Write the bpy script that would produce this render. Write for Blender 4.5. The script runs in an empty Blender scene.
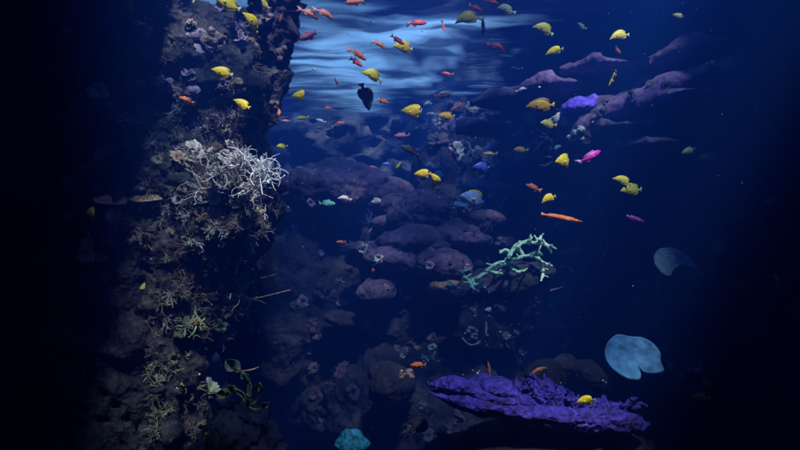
import bpy, bmesh, math, random
from math import radians, sin, cos, pi
from mathutils import Vector, Matrix, noise
from mathutils.bvhtree import BVHTree

SC = bpy.context.scene
COL = SC.collection
CAMZ = 2.2
K = math.tan(radians(30)) / 400.0

def P(px, py, d):
    return Vector(((px - 400) * K * d, d, CAMZ - (py - 225) * K * d))

# ------------------------------------------------------------------ helpers
def tag(o, label=None, cat=None, group=None, kind=None):
    if label: o['label'] = label
    if cat: o['category'] = cat
    if group: o['group'] = group
    if kind: o['kind'] = kind
    return o

def link(name, me, mats=(), parent=None, loc=None):
    o = bpy.data.objects.new(name, me)
    COL.objects.link(o)
    if me is not None and not me.materials:
        for m in (mats if isinstance(mats, (list, tuple)) else [mats]):
            me.materials.append(m)
    if loc is not None: o.location = loc
    if parent is not None: o.parent = parent
    return o

def empty(name, loc):
    o = bpy.data.objects.new(name, None)
    COL.objects.link(o)
    o.location = loc
    o.empty_display_size = 0.1
    return o

class MB:
    def __init__(s): s.v = []; s.f = []; s.mi = []
    def add(s, vs, fs, mi=0):
        n = len(s.v)
        s.v += [tuple(v) for v in vs]
        s.f += [tuple(i + n for i in f) for f in fs]
        s.mi += [mi] * len(fs)
    def tube(s, pts, rad, sides=6, mi=0, flat=1.0):
        pts = [Vector(p) for p in pts]
        n = len(pts)
        up = Vector((0.13, 0.31, 0.94))
        vs = []; prev = None
        for i, p in enumerate(pts):
            t = (pts[min(i + 1, n - 1)] - pts[max(i - 1, 0)])
            if t.length < 1e-9: t = Vector((0, 0, 1))
            t.normalize()
            a = (prev - t * prev.dot(t)) if prev is not None else t.cross(up)
            if a.length < 1e-6: a = t.orthogonal()
            a.normalize(); prev = a
            b = t.cross(a)
            r = rad[i]
            for k in range(sides):
                an = 2 * pi * k / sides
                vs.append(p + a * (cos(an) * r) + b * (sin(an) * r * flat))
        fs = []
        for i in range(n - 1):
            for k in range(sides):
                k2 = (k + 1) % sides
                fs.append((i * sides + k, i * sides + k2, (i + 1) * sides + k2, (i + 1) * sides + k))
        fs.append(tuple(range(sides - 1, -1, -1)))
        # rounded tip
        t = (pts[-1] - pts[-2]).normalized()
        vs.append(pts[-1] + t * rad[-1] * 0.8)
        m = len(vs) - 1
        for k in range(sides):
            fs.append(((n - 1) * sides + k, (n - 1) * sides + (k + 1) % sides, m))
        s.add(vs, fs, mi)
    def mesh(s, name, smooth=True):
        me = bpy.data.meshes.new(name)
        me.from_pydata(s.v, [], s.f)
        me.polygons.foreach_set('material_index', s.mi)
        if smooth: me.polygons.foreach_set('use_smooth', [True] * len(s.f))
        me.update()
        return me

def fbm(p, octv=5, lac=2.1, gain=0.5):
    a = 1.0; s = 0.0; q = Vector(p)
    for _ in range(octv):
        s += a * noise.noise(q); q = q * lac + Vector((3.1, 1.7, 5.3)); a *= gain
    return s

def ridged(p, octv=4):
    a = 1.0; s = 0.0; q = Vector(p)
    for _ in range(octv):
        s += a * (1 - abs(noise.noise(q)) * 2.2); q = q * 2.2 + Vector((1.3, 7.7, 2.3)); a *= 0.5
    return s * 0.5

# ------------------------------------------------------------------ materials
def ramp(nt, stops):
    r = nt.nodes.new('ShaderNodeValToRGB')
    cr = r.color_ramp
    while len(cr.elements) < len(stops): cr.elements.new(0.5)
    for e, (p, c) in zip(cr.elements, stops):
        e.position = p; e.color = (*c, 1)
    return r

def mat_rock(name, c1, c2, c3, scale=3.0, bump=0.6, rough=0.85, fine=22.0, sub=0.0):
    m = bpy.data.materials.new(name); m.use_nodes = True
    nt = m.node_tree; N = nt.nodes; L = nt.links
    bs = N['Principled BSDF']
    bs.inputs['Roughness'].default_value = rough
    bs.inputs['Specular IOR Level'].default_value = 0.25
    tc = N.new('ShaderNodeTexCoord'); oi = N.new('ShaderNodeObjectInfo')
    add = N.new('ShaderNodeVectorMath'); add.operation = 'ADD'
    mul = N.new('ShaderNodeVectorMath'); mul.operation = 'SCALE'
    cmb = N.new('ShaderNodeCombineXYZ')
    L.new(oi.outputs['Random'], cmb.inputs[0]); L.new(oi.outputs['Random'], cmb.inputs[2])
    L.new(cmb.outputs[0], mul.inputs[0]); mul.inputs['Scale'].default_value = 17
    L.new(tc.outputs['Object'], add.inputs[0]); L.new(mul.outputs[0], add.inputs[1])
    n1 = N.new('ShaderNodeTexNoise'); n1.inputs['Scale'].default_value = scale
    n1.inputs['Detail'].default_value = 6; n1.inputs['Roughness'].default_value = 0.65
    n1.inputs['Distortion'].default_value = 1.2
    L.new(add.outputs[0], n1.inputs['Vector'])
    r = ramp(nt, [(0.3, c1), (0.52, c2), (0.72, c3)])
    L.new(n1.outputs['Fac'], r.inputs[0])
    n2 = N.new('ShaderNodeTexNoise'); n2.inputs['Scale'].default_value = fine
    n2.inputs['Detail'].default_value = 5; L.new(add.outputs[0], n2.inputs['Vector'])
    mx = N.new('ShaderNodeMix'); mx.data_type = 'RGBA'; mx.blend_type = 'MULTIPLY'
    mx.inputs[0].default_value = 0.75
    r2 = ramp(nt, [(0.3, (0.35, 0.35, 0.35)), (0.65, (1.25, 1.25, 1.25))])
    L.new(n2.outputs['Fac'], r2.inputs[0])
    L.new(r.outputs[0], mx.inputs[6]); L.new(r2.outputs[0], mx.inputs[7])
    L.new(mx.outputs[2], bs.inputs['Base Color'])
    v = N.new('ShaderNodeTexVoronoi'); v.inputs['Scale'].default_value = fine * 0.8
    L.new(add.outputs[0], v.inputs['Vector'])
    ad = N.new('ShaderNodeMath'); ad.operation = 'ADD'
    L.new(v.outputs['Distance'], ad.inputs[0]); L.new(n2.outputs['Fac'], ad.inputs[1])
    b = N.new('ShaderNodeBump'); b.inputs['Strength'].default_value = bump
    b.inputs['Distance'].default_value = 0.03
    L.new(ad.outputs[0], b.inputs['Height']); L.new(b.outputs[0], bs.inputs['Normal'])
    if sub:
        bs.inputs['Subsurface Weight'].default_value = sub
        bs.inputs['Subsurface Radius'].default_value = (0.02, 0.015, 0.015)
    return m

def scl(c, k): return tuple(min(1, x * k) for x in c)

def mat_coral(name, c, bump=0.4, fine=40, sheen=0.0, rough=0.6, var=0.45, tip=0.0):
    m = mat_rock(name, scl(c, 1 - var), c, scl(c, 1 + var), 6.0, bump, rough, fine)
    if tip:   # pale growing tips
        nt = m.node_tree; N = nt.nodes; L = nt.links; bs = N['Principled BSDF']
        src = bs.inputs['Base Color'].links[0].from_socket
        tc = N.new('ShaderNodeTexCoord'); ln = N.new('ShaderNodeVectorMath'); ln.operation = 'LENGTH'
        L.new(tc.outputs['Object'], ln.inputs[0])
        r = ramp(nt, [(0.45, (0, 0, 0)), (1.0, (tip, tip, tip))]); L.new(ln.outputs['Value'], r.inputs[0])
        mx = N.new('ShaderNodeMix'); mx.data_type = 'RGBA'
        L.new(r.outputs[0], mx.inputs[0]); L.new(src, mx.inputs[6]); mx.inputs[7].default_value = (*[min(1, .35 + x * .8) for x in c], 1)
        L.new(mx.outputs[2], bs.inputs['Base Color'])
    return m

def mat_fish(name, c, back=None, rough=0.35, scale=9.0):
    m = bpy.data.materials.new(name); m.use_nodes = True
    nt = m.node_tree; N = nt.nodes; L = nt.links
    bs = N['Principled BSDF']; bs.inputs['Roughness'].default_value = rough
    tc = N.new('ShaderNodeTexCoord')
    n1 = N.new('ShaderNodeTexNoise'); n1.inputs['Scale'].default_value = scale; n1.inputs['Detail'].default_value = 3
    L.new(tc.outputs['Object'], n1.inputs['Vector'])
    r = ramp(nt, [(0.3, back or scl(c, 0.75)), (0.6, c)])
    L.new(n1.outputs['Fac'], r.inputs[0]); L.new(r.outputs[0], bs.inputs['Base Color'])
    n2 = N.new('ShaderNodeTexVoronoi'); n2.inputs['Scale'].default_value = 60
    L.new(tc.outputs['Object'], n2.inputs['Vector'])
    b = N.new('ShaderNodeBump'); b.inputs['Strength'].default_value = 0.15; b.inputs['Distance'].default_value = 0.01
    L.new(n2.outputs['Distance'], b.inputs['Height']); L.new(b.outputs[0], bs.inputs['Normal'])
    # thin flesh lets some of the light through
    tr = N.new('ShaderNodeBsdfTranslucent'); L.new(r.outputs[0], tr.inputs[0])
    ms = N.new('ShaderNodeMixShader'); ms.inputs[0].default_value = 0.2
    L.new(bs.outputs[0], ms.inputs[1]); L.new(tr.outputs[0], ms.inputs[2])
    L.new(ms.outputs[0], N['Material Output'].inputs['Surface'])
    return m

M = {}
M['pillar'] = mat_rock('reef_rock', (0.012, 0.014, 0.02), (0.03, 0.032, 0.038), (0.10, 0.105, 0.11), 4.5, 1.0, 0.9, 22)
M['overhang'] = mat_rock('violet_rock', (0.02, 0.018, 0.035), (0.06, 0.05, 0.09), (0.12, 0.10, 0.16), 2.0, 0.6, 0.9, 10)
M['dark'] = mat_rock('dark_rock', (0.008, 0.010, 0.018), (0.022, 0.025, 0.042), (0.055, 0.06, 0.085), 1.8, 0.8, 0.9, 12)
M['mound'] = mat_rock('mauve_mound', (0.04, 0.034, 0.065), (0.075, 0.062, 0.12), (0.13, 0.11, 0.19), 3.0, 0.7, 0.85, 14)
M['brown'] = mat_rock('brown_mound', (0.05, 0.036, 0.045), (0.085, 0.06, 0.07), (0.12, 0.085, 0.095), 2.2, 0.4, 0.85, 14)
M['ridge'] = mat_rock('ridge_violet', (0.07, 0.05, 0.12), (0.10, 0.075, 0.20), (0.17, 0.13, 0.30), 3, 0.7, 0.85, 14)
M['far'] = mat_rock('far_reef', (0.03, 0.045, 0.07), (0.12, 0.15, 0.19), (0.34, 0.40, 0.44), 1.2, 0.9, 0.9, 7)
M['shade'] = mat_rock('painted_shade_rock', (0.006, 0.008, 0.014), (0.014, 0.016, 0.028), (0.038, 0.042, 0.062), 2.4, 0.9, 0.9, 14)  # darker copy of the dark rock, shade put into its colour
M['sand'] = mat_rock('seabed', (0.02, 0.022, 0.026), (0.04, 0.042, 0.045), (0.07, 0.07, 0.075), 1.0, 0.5, 0.95, 9)
M['wall'] = mat_rock('tank_concrete', (0.012, 0.014, 0.02), (0.02, 0.022, 0.03), (0.03, 0.03, 0.04), 0.8, 0.3, 0.95, 5)
COR = {
 'cream': (0.66, 0.64, 0.54), 'white': (0.85, 0.85, 0.78), 'tan': (0.42, 0.30, 0.18), 'grey': (0.42, 0.45, 0.44),
 'sage': (0.34, 0.42, 0.28), 'teal': (0.16, 0.38, 0.36), 'brown': (0.22, 0.15, 0.10), 'rust': (0.32, 0.12, 0.07),
 'green': (0.26, 0.60, 0.40), 'violet': (0.13, 0.07, 0.60), 'indigo': (0.14, 0.09, 0.75), 'sky': (0.16, 0.42, 0.72),
 'aqua': (0.04, 0.30, 0.36), 'mauve': (0.22, 0.16, 0.26), 'blue': (0.07, 0.13, 0.32), 'pale': (0.50, 0.60, 0.70),
 'olive': (0.22, 0.24, 0.07), 'peach': (0.85, 0.50, 0.32), 'lime': (0.35, 0.50, 0.12), 'umber': (0.13, 0.09, 0.06), 'dun': (0.26, 0.24, 0.19), 'moss': (0.13, 0.16, 0.10), 'plum': (0.07, 0.05, 0.09), 'slate': (0.08, 0.09, 0.12),
}
for k, c in COR.items():
    M[k] = mat_coral(k + '_coral', c, tip=0.5 if k in ('green', 'grey', 'sage', 'brown', 'tan', 'teal', 'olive', 'mauve') else 0)
M['cream2'] = mat_coral('bleached_tentacle', (0.90, 0.92, 0.88), 0.2, 20, var=0.2)
M['violet'] = mat_rock('violet_encrusting', (0.02, 0.016, 0.10), (0.045, 0.032, 0.32), (0.09, 0.06, 0.50), 6, 1.0, 0.75, 26)
M['skyplate'] = mat_rock('blue_plate', (0.05, 0.20, 0.40), (0.06, 0.23, 0.46), (0.08, 0.27, 0.50), 2.5, 0.15, 0.7, 12)

# ------------------------------------------------------------------ rocks
BV = []      # (bvh) of rocks to stand things on
def keep_bvh(o):
    me = o.data
    mw = Matrix.LocRotScale(o.location, o.rotation_euler, o.scale)
    vs = [mw @ v.co for v in me.vertices]
    BV.append((BVHTree.FromPolygons(vs, [tuple(p.vertices) for p in me.polygons]), o))

def ray(px, py, only=None):
    o = Vector((0, 0, CAMZ)); d = (P(px, py, 10) - o).normalized()
    best = None
    for b, ob in BV:
        if only and ob.name.split('.')[0] not in only: continue
        h = b.ray_cast(o, d)
        if h[0] is not None and (best is None or h[3] < best[3]): best = (h[0], h[1], ob, h[3])
    if best and best[1].dot(d) > 0: best = (best[0], -best[1], best[2], best[3])
    return best

def blob_mesh(r, sub=5, amp=0.2, freq=1.2, seed=0, ridge=0.0, flatz=None, tilt=None, terr=0.0):
    bm = bmesh.new()
    bmesh.ops.create_icosphere(bm, subdivisions=sub, radius=1.0)
    off = Vector((seed * 7.13, seed * 3.7, seed * 1.9))
    for v in bm.verts:
        n = v.co.normalized()
        p = Vector((n.x * r[0], n.y * r[1], n.z * r[2]))
        q = p * freq + off
        d = fbm(q, 5) * amp
        if ridge: d += (ridged(q * 1.7, 3) - 0.6) * ridge
        if terr: d += terr * abs(sin(p.z * 9 + 2 * noise.noise(q)))
        v.co = p + n * d * (min(r) * 0.4 + 0.6 * (sum(r) / 3))
        if flatz is not None and v.co.z < flatz: v.co.z = flatz + (v.co.z - flatz) * 0.15
    me = bpy.data.meshes.new('blob'); bm.to_mesh(me); bm.free()
    me.polygons.foreach_set('use_smooth', [True] * len(me.polygons))
    return me

def rock(name, px, py, d, wpx, hpx, depth, m, label, cat='rock', group=None, bvh=True, rot=0.0, **kw):
    """a displaced boulder whose outline is about wpx x hpx"""
    r = (wpx * K * d / 2, depth, hpx * K * d / 2)
    o = link(name, blob_mesh(r, **kw), m, loc=P(px, py, d))
    o.rotation_euler = (0, rot, 0)
    tag(o, label, cat, group)
    if bvh: keep_bvh(o)
    return o

# ---- left pillar: rings that follow the outline of the rock
def column(name, rows, y0, ry, m, label, amp=0.22, freq=1.6, seed=1, ns=150, nz=190, rd=0.16, lean=0.0):
    """rows: (py, px_left, px_right) at depth y0 ; full ring of radius ry in depth"""
    vs = []; fs = []
    off = Vector((seed * 5.1, 2.2 * seed, 9.4 * seed))
    py0, py1 = rows[0][0], rows[-1][0]
    for j in range(nz + 1):
        py = py0 + (py1 - py0) * j / nz
        for a, b in zip(rows, rows[1:]):
            if a[0] <= py <= b[0]:
                t = (py - a[0]) / (b[0] - a[0]); t = t * t * (3 - 2 * t)
                l = a[1] + (b[1] - a[1]) * t; rr = a[2] + (b[2] - a[2]) * t
                break
        A = P(l, py, y0); B = P(rr, py, y0)
        c = (A + B) / 2; rx = (B.x - A.x) / 2
        cap = min(1.0, math.sqrt(max(0.0, j / 4.0))) if j < 4 else 1.0
        for i in range(ns):
            an = 2 * pi * i / ns
            n = Vector((cos(an), sin(an) * 0.9, 0))
            p = Vector((c.x + cos(an) * rx * cap, y0 + lean * (c.z - 2.2) + sin(an) * ry * cap, c.z))
            q = p * freq + off
            dsp = fbm(q, 3) * amp + (ridged(q * 1.5, 4) - 0.75) * rd + fbm(q * 5, 3) * 0.07
            vs.append(p + n * dsp + Vector((0, 0, fbm(q * 2.1 + Vector((9, 9, 9)), 2) * 0.08)))
    for j in range(nz):
        for i in range(ns):
            i2 = (i + 1) % ns
            fs.append((j * ns + i, (j + 1) * ns + i, (j + 1) * ns + i2, j * ns + i2))
    fs.append(tuple(range(ns)))
    mb = MB(); mb.add(vs, fs)
    o = link(name, mb.mesh(name), m); tag(o, label, 'rock'); keep_bvh(o)
    return o

column('reef_pillar', [(0, 40, 285), (60, 40, 272), (110, 45, 274), (150, 60, 268), (185, 60, 272), (215, 65, 260), (260, 70, 252),
                       (300, 75, 238), (345, 80, 222), (380, 80, 218), (430, 70, 225), (520, 60, 240), (640, 50, 260)],
       6.9, 1.0, M['pillar'], 'tall craggy reef rock covered in branching corals, filling the left of the view', lean=.2)

def hang_rock():
    rows = [(0, 246, 302), (14, 250, 300), (30, 256, 296), (44, 264, 292), (54, 268, 288), (62, 274, 285)]
    return column('hanging_rock', rows, 6.0, 0.35, M['overhang'],
                  'dark violet rock jutting down at the top of the reef pillar', amp=0.08, freq=2.5, seed=4, ns=60, nz=60, rd=0.05)
hang_rock()

# ---- the tank: seabed, walls, ceiling with its light-shaping opening, water surface
def grid_sheet(name, x0, x1, y0, y1, nx, ny, fz, m):
    vs = []; fs = []
    for j in range(ny + 1):
        for i in range(nx + 1):
            x = x0 + (x1 - x0) * i / nx; y = y0 + (y1 - y0) * j / ny
            vs.append((x, y, fz(x, y)))
    for j in range(ny):
        for i in range(nx):
            a = j * (nx + 1) + i
            fs.append((a, a + 1, a + nx + 2, a + nx + 1))
    mb = MB(); mb.add(vs, fs)
    return link(name, mb.mesh(name), m)

sb = grid_sheet('seabed', -9, 9, -2, 18, 160, 180,
                lambda x, y: -1.5 + 0.35 * fbm((x * 0.5, y * 0.5, 3), 5) + max(0, (y - 12)) * 0.12, M['sand'])
tag(sb, 'dark sandy seabed under the reef', 'seabed', kind='structure'); keep_bvh(sb)

def box(name, lo, hi, m):
    mb = MB()
    x0, y0, z0 = lo; x1, y1, z1 = hi
    v = [(x0, y0, z0), (x1, y0, z0), (x1, y1, z0), (x0, y1, z0), (x0, y0, z1), (x1, y0, z1), (x1, y1, z1), (x0, y1, z1)]
    mb.add(v, [(0, 3, 2, 1), (4, 5, 6, 7), (0, 1, 5, 4), (1, 2, 6, 5), (2, 3, 7, 6), (3, 0, 4, 7)])
    return link(name, mb.mesh(name, False), m)
for nm, lo, hi, lb in [('tank_wall', (-9.3, -2.3, -2.5), (-9.0, 18.3, 5.2), 'dark concrete tank wall beyond the reef pillar'),
                       ('tank_wall', (9.0, -2.3, -2.5), (9.3, 18.3, 5.2), 'dark concrete tank wall beyond the unlit right side'),
                       ('tank_wall', (-9.0, 18.0, -2.5), (9.0, 18.3, 5.2), 'dark concrete tank wall behind the far reef'),
                       ('tank_wall', (-9.0, -2.3, -2.5), (9.0, -2.0, 5.2), 'dark concrete tank wall behind the viewer')]:
    tag(box(nm, lo, hi, M['wall']), lb, 'wall')

OPEN = [(-1.6, 2.6), (-0.6, 2.0), (0.6, 1.9), (2.7, 2.1), (3.1, 4.0), (3.0, 6.6), (2.7, 7.3), (1.7, 8.0), (1.7, 10.0), (2.0, 12.0), (2.1, 14.5), (1.2, 16.6), (-1.0, 16.9),
        (-3.6, 16.6), (-4.8, 14.5), (-4.2, 12), (-3.2, 9.5), (-2.1, 7.0), (-1.8, 5.0)]  # outline shaped to light the middle and keep both sides dark
def ceiling():
    n = len(OPEN); c = Vector((0, 9, 0))
    inner = [Vector((x, y, 0)) for x, y in OPEN]
    outer = []
    for p in inner:
        d = (p - c)
        k = min((8.99 / abs(d.x)) if abs(d.x) > 1e-6 else 1e9, (8.99 if d.y > 0 else 10.99) / abs(d.y) if abs(d.y) > 1e-6 else 1e9)
        outer.append(c + d * k)
    # add corners by snapping the nearest outer point
    for cx, cy in ((-8.99, -1.99), (8.99, -1.99), (8.99, 17.99), (-8.99, 17.99)):
        i = min(range(n), key=lambda q: (outer[q] - Vector((cx, cy, 0))).length); outer[i] = Vector((cx, cy, 0))
    vs = []
    for z in (4.9, 5.1):
        vs += [(p.x, p.y, z) for p in inner] + [(p.x, p.y, z) for p in outer]
    fs = []
    for i in range(n):
        j = (i + 1) % n
        fs.append((i, n + i, n + j, j)); fs.append((2 * n + i, 2 * n + j, 3 * n + j, 3 * n + i))
        fs.append((i, j, 2 * n + j, 2 * n + i)); fs.append((n + i, 3 * n + i, 3 * n + j, n + j))
    mb = MB(); mb.add(vs, fs)
    o = link('ceiling', mb.mesh('ceiling', False), M['wall'])
    tag(o, 'unseen dark roof put over the tank, its opening shaped to place the daylight', 'ceiling', kind='structure')
ceiling()

def added_light_filter():  # unseen sheet added to weaken the light over the near water
    m = bpy.data.materials.new('light_filter_sheet'); m.use_nodes = True
    nt = m.node_tree; N = nt.nodes; L = nt.links; bs = N['Principled BSDF']
    bs.inputs['Base Color'].default_value = (.02, .02, .025, 1)
    tr = N.new('ShaderNodeBsdfTransparent'); tc = N.new('ShaderNodeTexCoord')
    wv = N.new('ShaderNodeTexNoise'); wv.inputs['Scale'].default_value = 1.1; L.new(tc.outputs['Object'], wv.inputs['Vector'])
    r = ramp(nt, [(.4, (.04, .04, .04)), (.6, (.3, .3, .3))]); L.new(wv.outputs['Fac'], r.inputs[0])
    ms = N.new('ShaderNodeMixShader'); L.new(r.outputs[0], ms.inputs[0]); L.new(tr.outputs[0], ms.inputs[1]); L.new(bs.outputs[0], ms.inputs[2])
    L.new(ms.outputs[0], N['Material Output'].inputs['Surface'])
    o = box('added_light_filter', (-3.0, 1.7, 4.80), (3.4, 7.9, 4.81), m)
    tag(o, 'unseen dark sheet added under the front of the roof opening to dim the light', 'shade net')
added_light_filter()

def mat_water():
    m = bpy.data.materials.new('water_surface'); m.use_nodes = True
    nt = m.node_tree; N = nt.nodes; L = nt.links
    N.remove(N['Principled BSDF'])
    tc = N.new('ShaderNodeTexCoord')
    mp = N.new('ShaderNodeMapping'); mp.inputs['Scale'].default_value = (0.5, 1.1, 1)
    L.new(tc.outputs['Object'], mp.inputs[0])
    n1 = N.new('ShaderNodeTexNoise'); n1.inputs['Scale'].default_value = 1.5; n1.inputs['Detail'].default_value = 4
    n1.inputs['Distortion'].default_value = 0.5; L.new(mp.outputs[0], n1.inputs['Vector'])
    n2 = N.new('ShaderNodeTexNoise'); n2.inputs['Scale'].default_value = 0.5; n2.inputs['Detail'].default_value = 3
    n2.inputs['Distortion'].default_value = 0.8; L.new(tc.outputs['Object'], n2.inputs['Vector'])
    # clear water : noise in the tint stands in for focused bands of light
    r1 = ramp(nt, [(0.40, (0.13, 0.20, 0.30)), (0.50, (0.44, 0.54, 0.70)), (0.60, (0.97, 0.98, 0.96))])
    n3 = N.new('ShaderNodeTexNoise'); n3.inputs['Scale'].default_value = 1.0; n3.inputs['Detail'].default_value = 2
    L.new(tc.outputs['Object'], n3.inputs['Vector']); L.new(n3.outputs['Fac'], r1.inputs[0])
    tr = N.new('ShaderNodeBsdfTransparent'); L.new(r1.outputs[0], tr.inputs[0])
    tl = N.new('ShaderNodeBsdfTranslucent'); tl.inputs[0].default_value = (0.22, 0.52, 0.9, 1)
    gl = N.new('ShaderNodeBsdfGlossy'); gl.inputs['Color'].default_value = (0.5, 0.75, 1, 1); gl.inputs['Roughness'].default_value = 0.18
    # translucent patches that put the bright surface glow into the colour
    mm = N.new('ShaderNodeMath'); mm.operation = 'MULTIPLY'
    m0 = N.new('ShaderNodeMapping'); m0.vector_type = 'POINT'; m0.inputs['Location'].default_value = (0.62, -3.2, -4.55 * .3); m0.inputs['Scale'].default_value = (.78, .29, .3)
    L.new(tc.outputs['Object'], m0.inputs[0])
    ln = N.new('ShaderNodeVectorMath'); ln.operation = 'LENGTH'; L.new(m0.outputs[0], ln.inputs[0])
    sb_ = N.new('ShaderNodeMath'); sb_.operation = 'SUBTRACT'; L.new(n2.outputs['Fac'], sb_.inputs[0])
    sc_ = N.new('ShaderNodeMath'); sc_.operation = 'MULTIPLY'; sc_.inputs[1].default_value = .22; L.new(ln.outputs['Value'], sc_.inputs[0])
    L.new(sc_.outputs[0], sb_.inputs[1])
    # mask that places the painted glow
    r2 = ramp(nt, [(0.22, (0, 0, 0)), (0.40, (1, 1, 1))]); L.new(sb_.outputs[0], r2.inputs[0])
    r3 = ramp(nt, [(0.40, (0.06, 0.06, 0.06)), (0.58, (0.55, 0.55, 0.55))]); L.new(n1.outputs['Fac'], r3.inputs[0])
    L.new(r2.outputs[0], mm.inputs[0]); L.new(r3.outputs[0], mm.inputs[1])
    # from below, water mirrors whatever is seen at more than about 49 degrees off the vertical
    lw = N.new('ShaderNodeLayerWeight'); lw.inputs['Blend'].default_value = 0.5
    m2 = ramp(nt, [(0.26, (.02, .02, .02)), (0.42, (1, 1, 1))])
    L.new(lw.outputs['Facing'], m2.inputs[0])
    s2 = N.new('ShaderNodeMixShader'); L.new(m2.outputs[0], s2.inputs[0])
    L.new(tr.outputs[0], s2.inputs[1]); L.new(gl.outputs[0], s2.inputs[2])
    s1 = N.new('ShaderNodeMixShader'); L.new(mm.outputs[0], s1.inputs[0])
    L.new(s2.outputs[0], s1.inputs[1]); L.new(tl.outputs[0], s1.inputs[2]); s2 = s1
    b = N.new('ShaderNodeBump'); b.inputs['Strength'].default_value = 0.5; b.inputs['Distance'].default_value = 0.1
    L.new(n1.outputs['Fac'], b.inputs['Height']); L.new(b.outputs[0], gl.inputs['Normal'])
    L.new(s2.outputs[0], N['Material Output'].inputs['Surface'])
    return m
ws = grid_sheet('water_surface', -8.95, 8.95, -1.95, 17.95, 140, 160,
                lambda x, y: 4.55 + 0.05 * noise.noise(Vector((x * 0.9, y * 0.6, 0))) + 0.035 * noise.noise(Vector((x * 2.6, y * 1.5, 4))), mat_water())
tag(ws, 'rippled water surface seen from below, lit by daylight', 'water surface', kind='structure')

# ---- the body of water as haze
def haze():
    o = box('haze', (-10.5, -4, -3.5), (10.5, 20, 5.6), None)
    o.data.materials.clear()
    m = bpy.data.materials.new('water_haze'); m.use_nodes = True
    N = m.node_tree.nodes; N.remove(N['Principled BSDF'])
    v = N.new('ShaderNodeVolumePrincipled')
    v.inputs['Color'].default_value = (0.022, 0.15, 1.0, 1)
    v.inputs['Density'].default_value = 0.135
    v.inputs['Anisotropy'].default_value = 0.45
    m.node_tree.links.new(v.outputs[0], N['Material Output'].inputs['Volume'])
    o.data.materials.append(m)
    tag(o, 'blue water filling the whole tank', 'water', kind='stuff')
haze()

# ------------------------------------------------------------------ reef masses
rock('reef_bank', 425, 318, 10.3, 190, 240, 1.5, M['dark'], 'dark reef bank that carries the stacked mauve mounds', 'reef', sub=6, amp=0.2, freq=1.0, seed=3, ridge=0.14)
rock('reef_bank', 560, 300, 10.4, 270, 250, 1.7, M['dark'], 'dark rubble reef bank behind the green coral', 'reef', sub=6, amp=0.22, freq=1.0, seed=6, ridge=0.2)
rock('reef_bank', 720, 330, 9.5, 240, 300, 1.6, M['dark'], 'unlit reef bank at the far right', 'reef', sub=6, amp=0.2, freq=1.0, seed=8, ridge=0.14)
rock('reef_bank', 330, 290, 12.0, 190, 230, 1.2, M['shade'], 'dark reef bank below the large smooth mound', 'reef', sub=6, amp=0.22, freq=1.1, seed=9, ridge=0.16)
rock('reef_bank', -20, 230, 7.8, 270, 620, 1.4, M['dark'], 'dark reef bank added behind the pillar to black out the far left', 'reef', sub=6, amp=0.2, freq=1.0, seed=12, ridge=0.16)  # added mass that stands in for darkness left of the pillar
rock('reef_bank', 860, 230, 7.6, 230, 640, 1.2, M['dark'], 'dark reef bank added at the right edge of the view to block the blue haze', 'reef', sub=6, amp=0.2, freq=1.0, seed=13, ridge=0.16)  # added to hide the lit haze along the right edge
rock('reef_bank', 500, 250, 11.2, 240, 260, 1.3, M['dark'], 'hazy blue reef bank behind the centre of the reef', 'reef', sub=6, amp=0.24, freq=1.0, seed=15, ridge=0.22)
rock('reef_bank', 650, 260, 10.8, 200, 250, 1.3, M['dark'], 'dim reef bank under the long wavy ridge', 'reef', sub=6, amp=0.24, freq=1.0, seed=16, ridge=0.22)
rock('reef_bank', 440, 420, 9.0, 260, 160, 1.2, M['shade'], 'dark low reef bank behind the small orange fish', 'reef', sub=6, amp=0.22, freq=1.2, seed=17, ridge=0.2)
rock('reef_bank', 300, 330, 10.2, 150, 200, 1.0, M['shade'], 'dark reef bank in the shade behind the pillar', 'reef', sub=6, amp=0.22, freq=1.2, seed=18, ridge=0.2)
def far_reef():
    vs = []; fs = []; nx, nz = 230, 110
    for j in range(nz + 1):
        t = j / nz
        for i in range(nx + 1):
            x = -9 + 18 * i / nx
            top = 2.2 + (225 - (104 + 14 * noise.noise(Vector((x * 0.6, 0, 1))) - 16 * math.exp(-((x - 3.5) / 2.2) ** 2))) * K * 14.5
            z = -2.0 + (top + 2.0) * t
            q = Vector((x * 0.9, z * 1.3, 2.0))
            y = 14.6 + 0.9 * t * t + fbm(q, 5) * 0.8 + (ridged(q * 1.4, 4) - 0.7) * 0.7
            vs.append((x, y, z + 0.12 * fbm(q * 2, 3)))
    # closed over the back
    base = len(vs)
    for i in range(nx + 1):
        v = vs[nz * (nx + 1) + i]; vs.append((v[0], 17.6, v[2] - 0.3))
    for j in range(nz + 1):
        for i in range(nx):
            a = j * (nx + 1) + i
            if j < nz: fs.append((a, a + 1, a + nx + 2, a + nx + 1))
            else: fs.append((a, a + 1, base + i + 1, base + i))
    mb = MB(); mb.add(vs, fs)
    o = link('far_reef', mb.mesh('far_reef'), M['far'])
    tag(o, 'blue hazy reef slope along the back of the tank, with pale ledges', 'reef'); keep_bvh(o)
far_reef()

rock('reef_bank', 655, 135, 8.4, 220, 110, 1.0, M['mound'], 'dim reef wall that the upper right shelves grow from', 'reef', sub=6, amp=.2, freq=1.2, seed=19, ridge=.18)
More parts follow.
